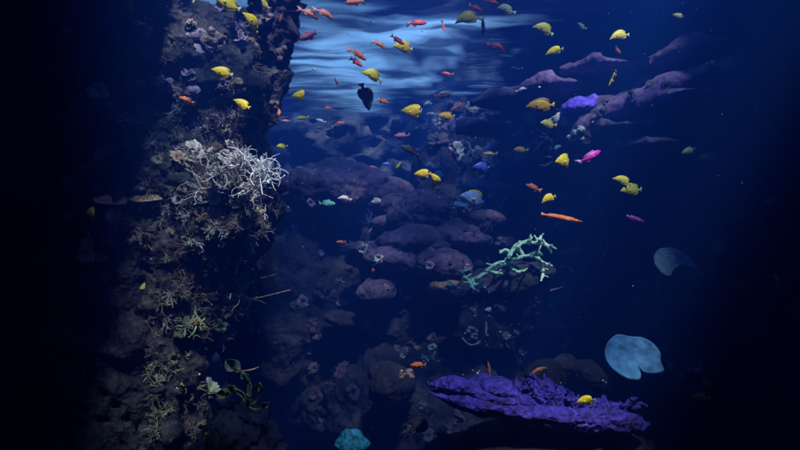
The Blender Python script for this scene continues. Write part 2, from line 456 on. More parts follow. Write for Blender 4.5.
# stacked mounds  (px, py, d, w, h, mat, label)
MOUNDS = [
 (338, 184, 10.4, 116, 48, 'mound', 'largest smooth mauve mound, right of the bright tentacled coral', 0.02),
 (384, 192, 10.2, 62, 34, 'mound', 'smooth mauve mound leaning on the right end of the largest mound', 0.06),
 (425, 210, 9.3, 74, 40, 'mound', 'rounded dome-shaped mauve coral below the pair of lemon yellow fish', 0),
 (452, 231, 9.2, 66, 24, 'mound', 'flat mauve plate coral just under the rounded dome', 0.05),
 (410, 238, 9.0, 76, 26, 'mound', 'wide mauve plate coral left of the flat plate', -0.05),
 (372, 247, 9.1, 52, 16, 'mound', 'thin mauve shelf coral sticking out left with an orange fish above it', 0),
 (398, 256, 8.9, 70, 28, 'mound', 'broad mauve plate coral in the middle of the stack', 0.03),
 (442, 262, 8.6, 58, 30, 'mound', 'round brown coral at the right of the stack, above the green branches', 0),
 (384, 278, 8.7, 28, 22, 'mound', 'small mauve knob coral at the lower left of the stack', 0),
 (376, 289, 8.6, 42, 22, 'mound', 'lowest mauve boulder coral at the left foot of the stack', -0.1),
 (446, 282, 8.5, 42, 22, 'brown', 'low brown coral beside the leftmost green branch', 0),
 (486, 216, 9.2, 60, 18, 'mound', 'slim mauve ledge right of the blue fish with yellow back', 0.1),
 (487, 188, 9.4, 62, 12, 'blue', 'thin blue-lilac plate coral above the mauve ledge', 0.03),
 (464, 206, 9.1, 28, 9, 'sky', 'small pale blue plate coral under the blue fish with yellow back', 0.15),
 (527, 160, 9.3, 30, 13, 'blue', 'low blue dome coral left of the lemon yellow fish', 0.0),
 (520, 131, 9.8, 15, 13, 'indigo', 'small round deep blue coral under the golden brown fish', 0.0),
 (560, 92, 11.5, 92, 30, 'mound', 'dusky violet ridge above the golden brown fish', -0.08),
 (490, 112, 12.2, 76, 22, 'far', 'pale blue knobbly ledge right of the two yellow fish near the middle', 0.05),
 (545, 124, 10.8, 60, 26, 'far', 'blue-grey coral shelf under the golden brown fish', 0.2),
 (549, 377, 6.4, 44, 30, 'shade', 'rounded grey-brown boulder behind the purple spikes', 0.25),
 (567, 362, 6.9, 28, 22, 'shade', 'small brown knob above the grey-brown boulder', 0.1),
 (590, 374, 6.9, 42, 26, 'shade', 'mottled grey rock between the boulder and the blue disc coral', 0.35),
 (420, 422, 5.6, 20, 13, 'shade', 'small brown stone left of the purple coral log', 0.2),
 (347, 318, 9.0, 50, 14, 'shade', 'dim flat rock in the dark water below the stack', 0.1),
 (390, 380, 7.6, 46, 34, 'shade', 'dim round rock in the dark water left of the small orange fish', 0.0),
 (685, 372, 7.6, 70, 60, 'dark', 'dim lumpy rock right of the blue disc coral', 0.0),
 (735, 245, 8.2, 56, 30, 'dark', 'faint unlit rock ledge at the right', 0.1),
]
for i, (px, py, d, w, h, mk, lb, rt) in enumerate(MOUNDS):
    big = w > 40
    rock('coral_mound' if mk in ('mound', 'brown', 'blue', 'indigo', 'sky') and py < 330 else 'boulder', px, py + h * 0.12, d, w, h * 1.15, w * K * d * 0.55, M[mk], lb,
         'coral' if mk in ('mound', 'brown', 'blue', 'indigo', 'sky') and py < 330 else 'rock', sub=5 if big else 4, amp=0.24 if mk not in ('far', 'dark', 'shade') else 0.42,
         freq=2.2, seed=20 + i, rot=rt, terr=0.05, ridge=0.10 if mk != 'far' else 0.25)

for i, (px, py, d, w, h, lb) in enumerate([
    (392, 224, 9.5, 40, 18, 'mauve bump coral between the largest mound and the rounded dome'), (468, 240, 8.9, 50, 18, 'small mauve plate coral on the right end of the stack'),
    (425, 246, 8.9, 52, 16, 'mauve plate coral tucked between the wide and the broad plates'), (418, 272, 8.9, 50, 26, 'shaded mauve coral under the broad plate'),
    (398, 288, 9.0, 40, 26, 'shaded mauve coral right of the lowest boulder'), (362, 258, 9.2, 34, 16, 'shaded mauve knob under the thin shelf'),
    (470, 262, 9.0, 34, 24, 'shaded mauve coral behind the green branches'), (350, 212, 10.2, 60, 22, 'mauve foot below the largest mound'),
    (390, 205, 10.0, 54, 22, 'mauve lobe below the smooth leaning mound'), (505, 240, 9.3, 60, 30, 'mauve rubble coral above the green branches')]):
    rock('coral_mound', px, py, d, w, h, w * K * d * .5, M['mound'], lb, 'coral', sub=4, amp=.3, freq=2.4, seed=120 + i, terr=.03, ridge=.06)

# long wavy violet ridge on the right: a draped thick sheet
def wavy_plate(name, pts, d, thick, halfy, m, label, cat, seed=0, ny=16, wob=0.06):
    """pts: (px, py_top, py_bottom) ; closed lens-like body following the outline"""
    n = 70; vs = []; fs = []
    rings = 20
    xs = [p[0] for p in pts]
    def interp(x, k):
        for a, b in zip(pts, pts[1:]):
            if a[0] <= x <= b[0]:
                t = (x - a[0]) / (b[0] - a[0]); t = t * t * (3 - 2 * t)
                return a[k] + (b[k] - a[k]) * t
        return pts[-1][k]
    for i in range(n + 1):
        x = xs[0] + (xs[-1] - xs[0]) * i / n
        T = P(x, interp(x, 1), d); B = P(x, interp(x, 2), d)
        c = (T + B) / 2; rz = max(0.004, (T.z - B.z) / 2)
        e = min(1, 3.2 * min(i, n - i) / n + 0.05)
        for k in range(rings):
            an = 2 * pi * k / rings
            p = c + Vector((0, cos(an) * halfy * e, sin(an) * rz))
            q = p * 2.6 + Vector((seed, 0, 0))
            vs.append(p + Vector((0.3, cos(an), sin(an))) * fbm(q, 4) * wob)
    for i in range(n):
        for k in range(rings):
            k2 = (k + 1) % rings
            fs.append((i * rings + k, (i + 1) * rings + k, (i + 1) * rings + k2, i * rings + k2))
    fs.append(tuple(range(rings))); fs.append(tuple(n * rings + k for k in range(rings - 1, -1, -1)))
    mb = MB(); mb.add(vs, fs)
    o = link(name, mb.mesh(name), m); tag(o, label, cat); keep_bvh(o)
    return o
wavy_plate('coral_ridge', [(600, 108, 120), (612, 100, 120), (630, 92, 117), (655, 78, 108), (690, 68, 98), (712, 64, 98), (740, 68, 98), (775, 76, 96)],
           7.3, 0, 0.6, M['ridge'], 'long wavy violet coral ridge rising to the upper right', 'coral', 3)
wavy_plate('coral_ridge', [(636, 98, 108), (655, 92, 104), (680, 90, 99), (705, 90, 100), (735, 88, 98)],
           6.9, 0, 0.3, M['ridge'], 'narrow violet fold along the front of the long wavy ridge', 'coral', 5, wob=0.03)
wavy_plate('coral_ridge', [(606, 133, 137), (620, 130, 137), (640, 131, 136), (655, 133, 135)],
           7.4, 0, 0.25, M['mound'], 'thin dim violet ledge below the long wavy ridge', 'coral', 8, wob=0.03)
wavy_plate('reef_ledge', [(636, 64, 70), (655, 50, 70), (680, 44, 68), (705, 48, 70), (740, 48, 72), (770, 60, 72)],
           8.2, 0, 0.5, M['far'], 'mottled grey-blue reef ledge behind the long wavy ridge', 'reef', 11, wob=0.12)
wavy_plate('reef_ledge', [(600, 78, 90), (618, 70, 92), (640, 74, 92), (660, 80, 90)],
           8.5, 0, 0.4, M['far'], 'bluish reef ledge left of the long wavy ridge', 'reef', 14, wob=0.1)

# ------------------------------------------------------------------ coral generators
def wander(rng, p, d, n, step, curl, up=0.0, coil=0.0):
    pts = [p.copy()]; d = d.normalized(); ax = Vector((rng.uniform(-1, 1), rng.uniform(-1, 1), rng.uniform(-1, 1))).normalized()
    for i in range(n):
        d = (Matrix.Rotation(rng.gauss(coil, curl), 3, ax) @ d)
        ax = (ax + Vector((rng.gauss(0, .4), rng.gauss(0, .4), rng.gauss(0, .4)))).normalized()
        d = (d + Vector((0, 0, up))).normalized()
        pts.append(pts[-1] + d * step)
    return pts

def m_branch(seed, nmain=7, n=6, step=0.16, curl=0.35, r=0.075, kids=2, spread=1.0):
    """unit sized branching coral, +Z outwards"""
    rng = random.Random(seed); mb = MB()
    mb.tube([(0, 0, -0.12), (0, 0, 0.02), (0, 0, 0.12)], [r * 2.6, r * 2.4, r * 1.4], 8)
    for a in range(nmain):
        th = 2 * pi * a / nmain + rng.uniform(-.4, .4); ph = rng.uniform(0.15, 1.2) * spread
        d = Vector((sin(ph) * cos(th), sin(ph) * sin(th), cos(ph)))
        pts = wander(rng, Vector((0, 0, 0.02)), d, n, step * rng.uniform(.8, 1.2), curl, 0.06)
        rr = [r * (1.1 - 0.6 * i / n) * rng.uniform(.85, 1.15) for i in range(n + 1)]
        mb.tube(pts, rr, 6)
        for k in range(kids):
            i = rng.randint(1, n - 1)
            dd = (pts[i + 1] - pts[i]).normalized() + Vector((rng.uniform(-1, 1), rng.uniform(-1, 1), rng.uniform(-.3, 1))) * 0.9
            pp = wander(rng, pts[i], dd, n - 3, step * 0.7, curl, 0.05)
            mb.tube(pp, [rr[i] * .8 * (1 - .45 * q / (n - 3)) for q in range(n - 2)], 5)
    return mb.mesh('branching_coral')

def m_rosette(seed, leaves=8):
    """cabbage coral: curled thick leaves round a foot"""
    rng = random.Random(seed); mb = MB()
    for a in range(leaves):
        th = 2 * pi * a / leaves + rng.uniform(-.5, .5); h = rng.uniform(.45, 1.0); w = rng.uniform(.35, .7); lean = rng.uniform(.3, 1.25)
        nu, nv = 9, 6; top = []; 
        o = Vector((cos(th), sin(th), 0)); s = Vector((-sin(th), cos(th), 0)); wv = rng.uniform(4, 8); ph = rng.uniform(0, 6)
        fr = []; bk = []
        for j in range(nv):
            v = j / (nv - 1)
            for i in range(nu):
                u = i / (nu - 1) * 2 - 1
                ww = w * (0.25 + 0.75 * v ** .6)
                ang = lean * (0.3 + 0.9 * v)
                rad = 0.06 + h * v * sin(ang) + 0.08 * v * sin(wv * u + ph) - 0.15 * u * u
                z = h * v * cos(ang) * (1 - .25 * u * u) + 0.07 * v * cos(wv * u * 1.3 + ph)
                p = o * rad + s * (u * ww) + Vector((0, 0, z))
                fr.append(p); bk.append(p - (o * cos(ang) - Vector((0, 0, sin(ang)))) * (0.05 - .025 * v))
        n0 = len(fr); vs = fr + bk; fs = []
        for j in range(nv - 1):
            for i in range(nu - 1):
                q = j * nu + i
                fs.append((q, q + 1, q + nu + 1, q + nu)); fs.append((n0 + q, n0 + q + nu, n0 + q + nu + 1, n0 + q + 1))
        edge = [i for i in range(nu)] + [j * nu + nu - 1 for j in range(1, nv)] + [(nv - 1) * nu + i for i in range(nu - 2, -1, -1)] + [j * nu for j in range(nv - 2, 0, -1)]
        for k in range(len(edge)):
            e1, e2 = edge[k], edge[(k + 1) % len(edge)]
            fs.append((e1, n0 + e1, n0 + e2, e2))
        mb.add(vs, fs)
    return mb.mesh('leafy_coral')

def m_lump(seed):
    rng = random.Random(seed); mb = MB()
    for k in range(9):
        c = Vector((rng.uniform(-.6, .6), rng.uniform(-.6, .6), rng.uniform(-.05, .25))); r = rng.uniform(.18, .4)
        me = bmesh.new(); bmesh.ops.create_icosphere(me, subdivisions=3, radius=1)
        off = Vector((seed, k, 0))
        vs = [c + v.co * r * (1 + .45 * noise.noise(v.co * 2.2 + off) + .15 * noise.noise(v.co * 6 + off)) for v in me.verts]
        fs = [tuple(x.index for x in f.verts) for f in me.faces]
        me.free(); mb.add(vs, fs)
    return mb.mesh('knobbly_coral')

def m_wire(seed, n=5):
    rng = random.Random(seed); mb = MB()
    for k in range(n):
        d = Vector((rng.uniform(-1, 1), rng.uniform(-1, 1), rng.uniform(.1, 1)))
        pts = wander(rng, Vector((rng.uniform(-.1, .1), rng.uniform(-.1, .1), 0)), d, 13, 0.13, 0.5, 0.0)
        mb.tube(pts, [0.032 * (1 - .5 * i / 13) for i in range(14)], 5)
    return mb.mesh('wire_coral')

BR = [m_branch(s, 10, 9, 0.12, 0.5, 0.045, 3) for s in range(4)] + [m_branch(40 + s, 9, 12, 0.11, 0.6, 0.042, 2, 1.2) for s in range(5)]
RO = [m_rosette(s) for s in range(5)]
LU = [m_lump(s) for s in range(4)]
WI = [m_wire(s) for s in range(4)]
KIND = {'branching_coral': (BR, 'branching coral'), 'leafy_coral': (RO, 'leafy coral'), 'knobbly_coral': (LU, 'knobbly coral'), 'wire_coral': (WI, 'wiry coral')}
for lst in (BR, RO, LU, WI):
    for me in lst: me.materials.append(M['tan'])

def orient(n, spin, lean=0.0):
    n = (n + Vector((0, -0.35, 0.25)) * lean).normalized()
    q = Vector((0, 0, 1)).rotation_difference(n)
    return (q.to_matrix() @ Matrix.Rotation(spin, 3, 'Z')).to_euler()

def plant(kind, px, py, spx, mk, label, group, rng, only=None, idx=None, lean=0.5, flat=1.0):
    h = ray(px, py, only)
    if not h: return None
    p, n, ob, dist = h
    meshes, cat = KIND[kind]
    me = meshes[idx % len(meshes)] if idx is not None else rng.choice(meshes)
    o = bpy.data.objects.new(kind, me); COL.objects.link(o)
    s = spx * K * p.y
    o.location = p - n * s * 0.08
    o.rotation_euler = orient(n, rng.uniform(0, 6.28), lean)
    o.scale = (s, s, s * flat)
    o.material_slots[0].link = 'OBJECT'; o.material_slots[0].material = M[mk]
    tag(o, label, 'coral', group)
    return o

def scatter(n, x0, x1, y0, y1, kinds, mats, size, where, seed, only, lean=0.5):
    rng = random.Random(seed)
    c = 0; tries = 0
    while c < n and tries < n * 12:
        tries += 1
        px = rng.uniform(x0, x1); py = rng.uniform(y0, y1)
        k = rng.choice(kinds); mk = rng.choice(mats); s = rng.uniform(*size)
        word = {'branching_coral': 'branching coral', 'leafy_coral': 'leafy folded coral', 'knobbly_coral': 'knobbly coral', 'wire_coral': 'wiry curled coral'}[k]
        lb = '%s %s %s' % (mk, word, where)
        if plant(k, px, py, s, mk, lb, lb.replace('coral', 'corals', 1), rng, only, lean=lean): c += 1

rock('rock_bulge', 222, 215, 6.5, 104, 150, .55, M['pillar'], 'craggy rock bulge on the right side of the pillar under the bright tentacled coral', sub=6, amp=.3, freq=2.2, seed=51, ridge=.25)
PIL = ('reef_pillar', 'hanging_rock', 'rock_bulge')
scatter(80, 150, 278, 112, 165, ['branching_coral', 'branching_coral', 'branching_coral', 'leafy_coral'], ['dun', 'brown', 'moss', 'umber', 'grey'], (7, 13), 'on the reef pillar above the bright tentacled coral', 1, PIL)
scatter(90, 140, 272, 180, 262, ['branching_coral', 'branching_coral', 'leafy_coral', 'branching_coral'], ['dun', 'moss', 'sage', 'grey', 'brown', 'umber'], (7, 13), 'on the reef pillar below the bright tentacled coral', 2, PIL)
scatter(90, 150, 245, 262, 440, ['branching_coral', 'branching_coral', 'leafy_coral', 'branching_coral', 'branching_coral'], ['brown', 'umber', 'moss', 'sage', 'moss', 'olive'], (7, 14), 'on the lower reef pillar', 3, PIL)
scatter(40, 60, 150, 60, 260, ['branching_coral', 'leafy_coral'], ['brown', 'grey', 'tan'], (7, 13), 'on the shaded left side of the reef pillar', 4, PIL)
scatter(36, 140, 282, 8, 110, ['leafy_coral', 'knobbly_coral', 'branching_coral'], ['mauve', 'brown'], (7, 14), 'on the top of the reef pillar', 5, PIL)

# ---- the bright tentacled coral
def tentacled(px, py, spx, nt, mk, label, seed, bias=(0.9, -0.5, 0.15), pull=None):
    h = ray(px, py, PIL) or ray(px - 12, py, PIL) or ray(px - 25, py + 5, PIL)
    if not h: return
    p, n, _, _ = h
    if pull: p = P(px, py, min(p.y, pull))
    rng = random.Random(seed)
    s = spx * K * p.y
    root = empty('tentacled_coral', p)
    tag(root, label, 'coral', 'bright tentacled corals on the pillar edge')
    link('base', blob_mesh((s * .45, s * .4, s * .35), 3, .2, 4, seed), M['tan'], root)
    B = Vector(bias)
    for k in range(nt):
        d = (n * 0.5 + B * 0.7 + Vector((rng.gauss(0, .8), rng.gauss(0, .5), rng.gauss(0, .7)))).normalized()
        st = d * s * .25
        L = s * rng.uniform(.6, 1.9); m = 15
        pts = wander(rng, st, d, m, L / m, 0.2, 0.0, rng.choice((-.26, .26, .15, -.35)))
        r0 = s * rng.uniform(.025, .075)
        mb = MB(); mb.tube(pts, [r0 * (1.1 - .75 * i / m) for i in range(m)] + [r0 * .45], 7)
        link('tentacle', mb.mesh('tentacle'), M[mk], root)
tentacled(259, 172, 17, 80, 'cream2', 'brightest white coral with long curling tentacles, at the right edge of the pillar', 11, (1.0, -.4, .1), pull=5.75)
tentacled(238, 162, 15, 66, 'cream2', 'white tentacled coral just left of the brightest one', 12, (.5, -.5, .4), pull=5.75)
tentacled(217, 176, 16, 60, 'grey', 'pale grey tentacled coral, leftmost of the bright clumps', 13, (.1, -.7, .2), pull=5.75)
tentacled(246, 188, 15, 50, 'cream', 'cream tentacled coral underneath the brightest one', 14, (.7, -.6, -.3), pull=5.75)
tentacled(266, 152, 11, 10, 'grey', 'small grey tentacled coral above the brightest one', 15, (.6, -.5, .5))
tentacled(205, 192, 18, 30, 'grey', 'dull grey tentacled coral at the lower left of the bright clumps', 16, (0, -.8, 0))
tentacled(228, 298, 20, 24, 'tan', 'tan tentacled coral reaching right over dark water on the lower pillar', 17, (1.1, -.3, .5))
tentacled(236, 285, 12, 7, 'grey', 'grey tentacled coral with thin raised arms above the tan one', 18, (1.1, -.3, .5))
tentacled(262, 212, 8, 7, 'cream', 'little cream tentacled coral on the pillar edge under the bright clumps', 19, (.7, -.6, -.2))
tentacled(196, 322, 13, 10, 'lime', 'pale green tentacled coral low on the pillar', 20, (.3, -.7, .2))
rngp = random.Random(5)
for px, py, s, mk, lb in [(255, 167, 3.2, 'peach', 'small peach knob between the bright tentacles'), (266, 180, 3.0, 'peach', 'small peach knob under the brightest tentacles'),
                          (187, 167, 4, 'lime', 'small yellow-green knob left of the bright tentacles'), (259, 210, 4, 'cream', 'cream knob below the bright tentacles'),
                          (192, 168, 2.5, 'rust', 'tiny red knob beside the yellow-green knob'), (246, 228, 3, 'lime', 'little lime knob on the pillar edge'),
                          (265, 218, 2.6, 'cream', 'tiny cream knob on the pillar edge below the cream one'), (108, 105, 4, 'tan', 'tan knob on the dark upper left rock'),
                          (212, 345, 3, 'cream', 'tiny cream knob low on the pillar'), (175, 370, 3, 'tan', 'small tan knob at the foot of the pillar')]:
    plant('knobbly_coral', px, py, s, mk, lb, None, rngp, PIL)

# ---- scattered corals on the dark banks, the mounds and the far reef
BANK = None
scatter(26, 450, 560, 165, 245, ['branching_coral', 'leafy_coral', 'wire_coral'], ['mauve', 'blue', 'grey'], (5, 11), 'on the reef between the blue fish and the long orange fish', 21, BANK)
scatter(34, 575, 665, 225, 325, ['wire_coral', 'branching_coral', 'wire_coral'], ['pale', 'grey', 'brown'], (5, 10), 'on the dark bank right of the green coral', 22, BANK)
scatter(24, 470, 570, 295, 350, ['wire_coral', 'leafy_coral', 'knobbly_coral'], ['grey', 'mauve', 'pale'], (4, 8), 'on the dark bank below the green coral', 23, BANK)
scatter(20, 285, 395, 195, 260, ['leafy_coral', 'branching_coral', 'knobbly_coral'], ['grey', 'blue', 'mauve'], (5, 9), 'on the reef under the largest mound', 24, BANK)
scatter(34, 400, 580, 98, 150, ['leafy_coral', 'branching_coral', 'knobbly_coral'], ['slate', 'grey', 'blue'], (6, 11), 'on the far reef behind the fish', 25, BANK)
scatter(16, 630, 740, 45, 70, ['leafy_coral', 'branching_coral'], ['grey', 'mauve'], (5, 9), 'above the long wavy ridge', 26, BANK)
scatter(16, 640, 730, 300, 400, ['branching_coral', 'knobbly_coral'], ['grey', 'brown', 'mauve'], (5, 9), 'on the dim rock at the lower right', 27, BANK)
scatter(14, 400, 560, 345, 375, ['branching_coral', 'knobbly_coral', 'leafy_coral'], ['grey', 'teal', 'brown'], (4, 8), 'around the boulders above the purple log', 28, BANK)
scatter(12, 300, 420, 300, 370, ['wire_coral', 'leafy_coral'], ['mauve', 'slate'], (5, 9), 'in the dark water below the stack', 29, BANK)
scatter(10, 700, 780, 190, 290, ['branching_coral', 'leafy_coral'], ['brown', 'grey'], (6, 11), 'on the faint ledge at the right', 30, BANK)

scatter(50, 400, 580, 95, 175, ['leafy_coral', 'branching_coral', 'knobbly_coral'], ['slate', 'grey', 'blue', 'mauve', 'slate'], (8, 15), 'forming the back of the reef', 31, BANK)
scatter(45, 480, 700, 170, 330, ['leafy_coral', 'branching_coral', 'wire_coral'], ['plum', 'slate', 'brown'], (8, 15), 'on the dark slope to the right of the stack', 32, BANK)
scatter(45, 290, 560, 290, 420, ['leafy_coral', 'branching_coral', 'knobbly_coral'], ['plum', 'slate', 'plum'], (7, 12), 'on the dark bottom of the reef', 33, BANK)

scatter(50, 335, 515, 195, 300, ['knobbly_coral', 'leafy_coral', 'branching_coral'], ['plum', 'mauve', 'slate'], (3, 7), 'growing on the mauve stack', 34, BANK)
scatter(24, 600, 720, 80, 150, ['knobbly_coral', 'leafy_coral'], ['plum', 'slate'], (4, 8), 'on the shelves at the upper right', 35, BANK)

# ---- explicit pixel skeleton corals
def skel(name, paths, d, rpx, m, label, cat, part='branch', seed=0, dj=0.12, stem=None, sides=8, flat=1.0, lump=0.3):
    rng = random.Random(seed)
    c = P(*paths[0][0], d)
    root = empty(name, c); tag(root, label, cat)
    for path in paths:
        pts = [P(x, y, d + rng.uniform(-dj, dj)) - c for x, y in path]
        fine = []
        for i in range(len(pts) - 1):
            p0 = pts[max(i - 1, 0)]; p1 = pts[i]; p2 = pts[i + 1]; p3 = pts[min(i + 2, len(pts) - 1)]
            for k in range(4):
                t = k / 4
                fine.append(0.5 * ((2 * p1) + (p2 - p0) * t + (2 * p0 - 5 * p1 + 4 * p2 - p3) * t * t + (3 * p1 - p0 - 3 * p2 + p3) * t ** 3))
        fine.append(pts[-1])
        n = len(fine); r = rpx * K * d
        rr = [r * (1 - .55 * (i / (n - 1)) ** 1.5) * (1 + lump * noise.noise(p * 14 + Vector((seed, 0, 0)))) for i, p in enumerate(fine)]
        mb = MB(); mb.tube(fine, rr, sides, flat=flat)
        # polyps and short nubs along the branch
        for i in range(1, n - 1, 2):
            if rng.random() < 0.75:
                dd = Vector((rng.uniform(-1, 1), rng.uniform(-.6, .3), rng.uniform(-.3, 1))).normalized()
                mb.tube([fine[i], fine[i] + dd * rr[i] * 1.2, fine[i] + dd * rr[i] * rng.uniform(1.8, 4.2)], [rr[i] * .6, rr[i] * .5, rr[i] * .3], 6)
        link(part, mb.mesh(part), m, root)
    return root
skel('staghorn_coral', [
    [(470, 282), (464, 277), (463, 272), (468, 270)], [(470, 282), (476, 278), (484, 276)], [(470, 282), (478, 286), (486, 288), (489, 293)],
    [(476, 279), (488, 272), (496, 273), (504, 274)], [(486, 272), (496, 264), (506, 262), (516, 259), (526, 256), (535, 257), (544, 263), (552, 266)],
    [(508, 261), (511, 253), (517, 245), (526, 242), (535, 243), (545, 244), (556, 249)], [(526, 242), (530, 240), (532, 237)],
    [(538, 243), (540, 240), (541, 236)], [(545, 244), (549, 248), (551, 253)], [(538, 258), (542, 266), (543, 273), (541, 281)],
    [(503, 263), (510, 268), (518, 272), (526, 270)], [(517, 246), (521, 252), (524, 256)], [(470, 282), (473, 288), (478, 292)],
    [(530, 257), (536, 252), (543, 255)], [(511, 253), (505, 250), (500, 253)]],
    7.6, 2.5, M['green'], 'glowing green branching coral spreading to the right below the reef stack', 'coral', seed=3, flat=0.8)
skel('staghorn_coral', [[(455, 287), (450, 285), (446, 287)], [(455, 287), (451, 288), (448, 290)]], 7.6, 2.6, M['green'],
     'tiny separate green coral sprig left of the large green coral', 'coral', seed=4)
rock('boulder', 500, 284, 8.0, 110, 34, 0.35, M['dark'], 'dark rock that the green branching coral grows on', sub=5, amp=0.3, freq=2, seed=61, ridge=.15, rot=-.25)
# whip corals on the bank
for j, (pp, lb) in enumerate([([(555, 258), (565, 252), (580, 247)], 'thin pale sea whip right of the green coral'), ([(562, 266), (570, 268), (576, 274)], 'short curved sea whip right of the green coral'),
                ([(548, 291), (560, 288), (570, 284)], 'faint sea whip below the green coral tip'), ([(586, 289), (596, 288), (608, 292)], 'faint sea whip left of the pale wiry corals'),
                ([(680, 301), (700, 308), (722, 318)], 'long dim sea whip right of the pale wiry corals'), ([(690, 296), (702, 298), (712, 292)], 'short dim sea whip above the long one'),
                ([(240, 287), (258, 280), (276, 274)], 'thin pale whip reaching right from the pillar above dark water'),
                ([(246, 300), (262, 297), (290, 290)], 'lower thin whip reaching right from the pillar'),
                ([(236, 372), (250, 370), (259, 367)], 'short whip with a pale tip above the pointed rock')]):
    skel('sea_whip', [pp], 6.6 if pp[0][0] < 300 else 8.2, 0.9, M['mauve' if pp[0][0] > 300 else 'tan'], lb, 'coral', part='stem', seed=70 + j, lump=.2)
# small tube-like curl corals in mid reef
for j, (pp, lb) in enumerate([([(500, 208), (506, 198), (518, 194), (530, 198), (536, 206), (533, 214)], 'pale curled tube coral arching over the reef right of the blue fish'),
                ([(462, 338), (470, 345), (480, 342), (486, 332), (486, 322)], 'dim curled tube coral with blue dots near the middle bottom'),
                ([(356, 143), (368, 140), (378, 132), (382, 124)], 'thin white curved sea whip in the blue water'),
                ([(428, 98), (438, 92), (450, 84)], 'pale coral arm beside the two yellow fish near the middle'),
                ([(560, 124), (570, 132), (582, 132), (590, 126), (588, 121)], 'teal finger coral below the violet coral'),
                ([(484, 312), (494, 314), (508, 314), (512, 308)], 'dim mauve forked coral below the green coral')]):
    skel('tube_coral', [pp] + ([[(pp[1]), (pp[1][0] + 4, pp[1][1] - 7)]] if j in (4, 5) else []), (9.0, 7.4, 11.5, 11.8, 9.3, 8.0)[j], (1.4, 1.2, .9, 1.6, 3.2, 2.0)[j],
         M[('mauve', 'mauve', 'blue', 'slate', 'teal', 'mauve')[j]], lb, 'coral', part='tube', seed=90 + j)

# ---- violet folded coral on the upper reef
for i, (pts, d, lb) in enumerate([
    ([(470, 98, 108), (490, 92, 110), (520, 90, 108), (545, 96, 106)], 8.6, 'dim violet shelf left of the golden brown fish'),
    ([(515, 84, 96), (540, 76, 98), (570, 78, 98), (600, 86, 98)], 8.2, 'dim dusky shelf directly above the violet folded coral'),
    ([(590, 120, 132), (620, 122, 136), (650, 120, 134), (680, 124, 130)], 7.4, 'low dim shelf just beneath the long wavy ridge'),
    ([(560, 66, 76), (590, 60, 76), (620, 64, 76), (640, 70, 75)], 8.0, 'upper dim shelf left of the narrow tilted yellow fish'),
    ([(610, 142, 152), (640, 138, 154), (670, 142, 152), (690, 146, 150)], 7.3, 'lowest dim shelf at the right, above the dim pair of fish'),
    ([(455, 122, 134), (480, 118, 136), (510, 120, 134), (530, 126, 132)], 8.8, 'blue-violet shelf left of the deep blue coral'),
    ([(650, 52, 66), (680, 42, 64), (710, 44, 64), (742, 54, 62)], 7.3, 'mottled dim shelf high above the long wavy ridge')]):
    wavy_plate('coral_shelf', pts, d, 0, .45, M['ridge' if i % 2 else 'mound'], lb, 'coral', 30 + i, wob=.09)
rock('coral_mound', 580, 108, 7.9, 44, 20, .3, M['indigo'], 'bright violet folded coral under the dusky ridge', 'coral', sub=5, amp=.3, freq=4, seed=44, ridge=.12, rot=-.15)

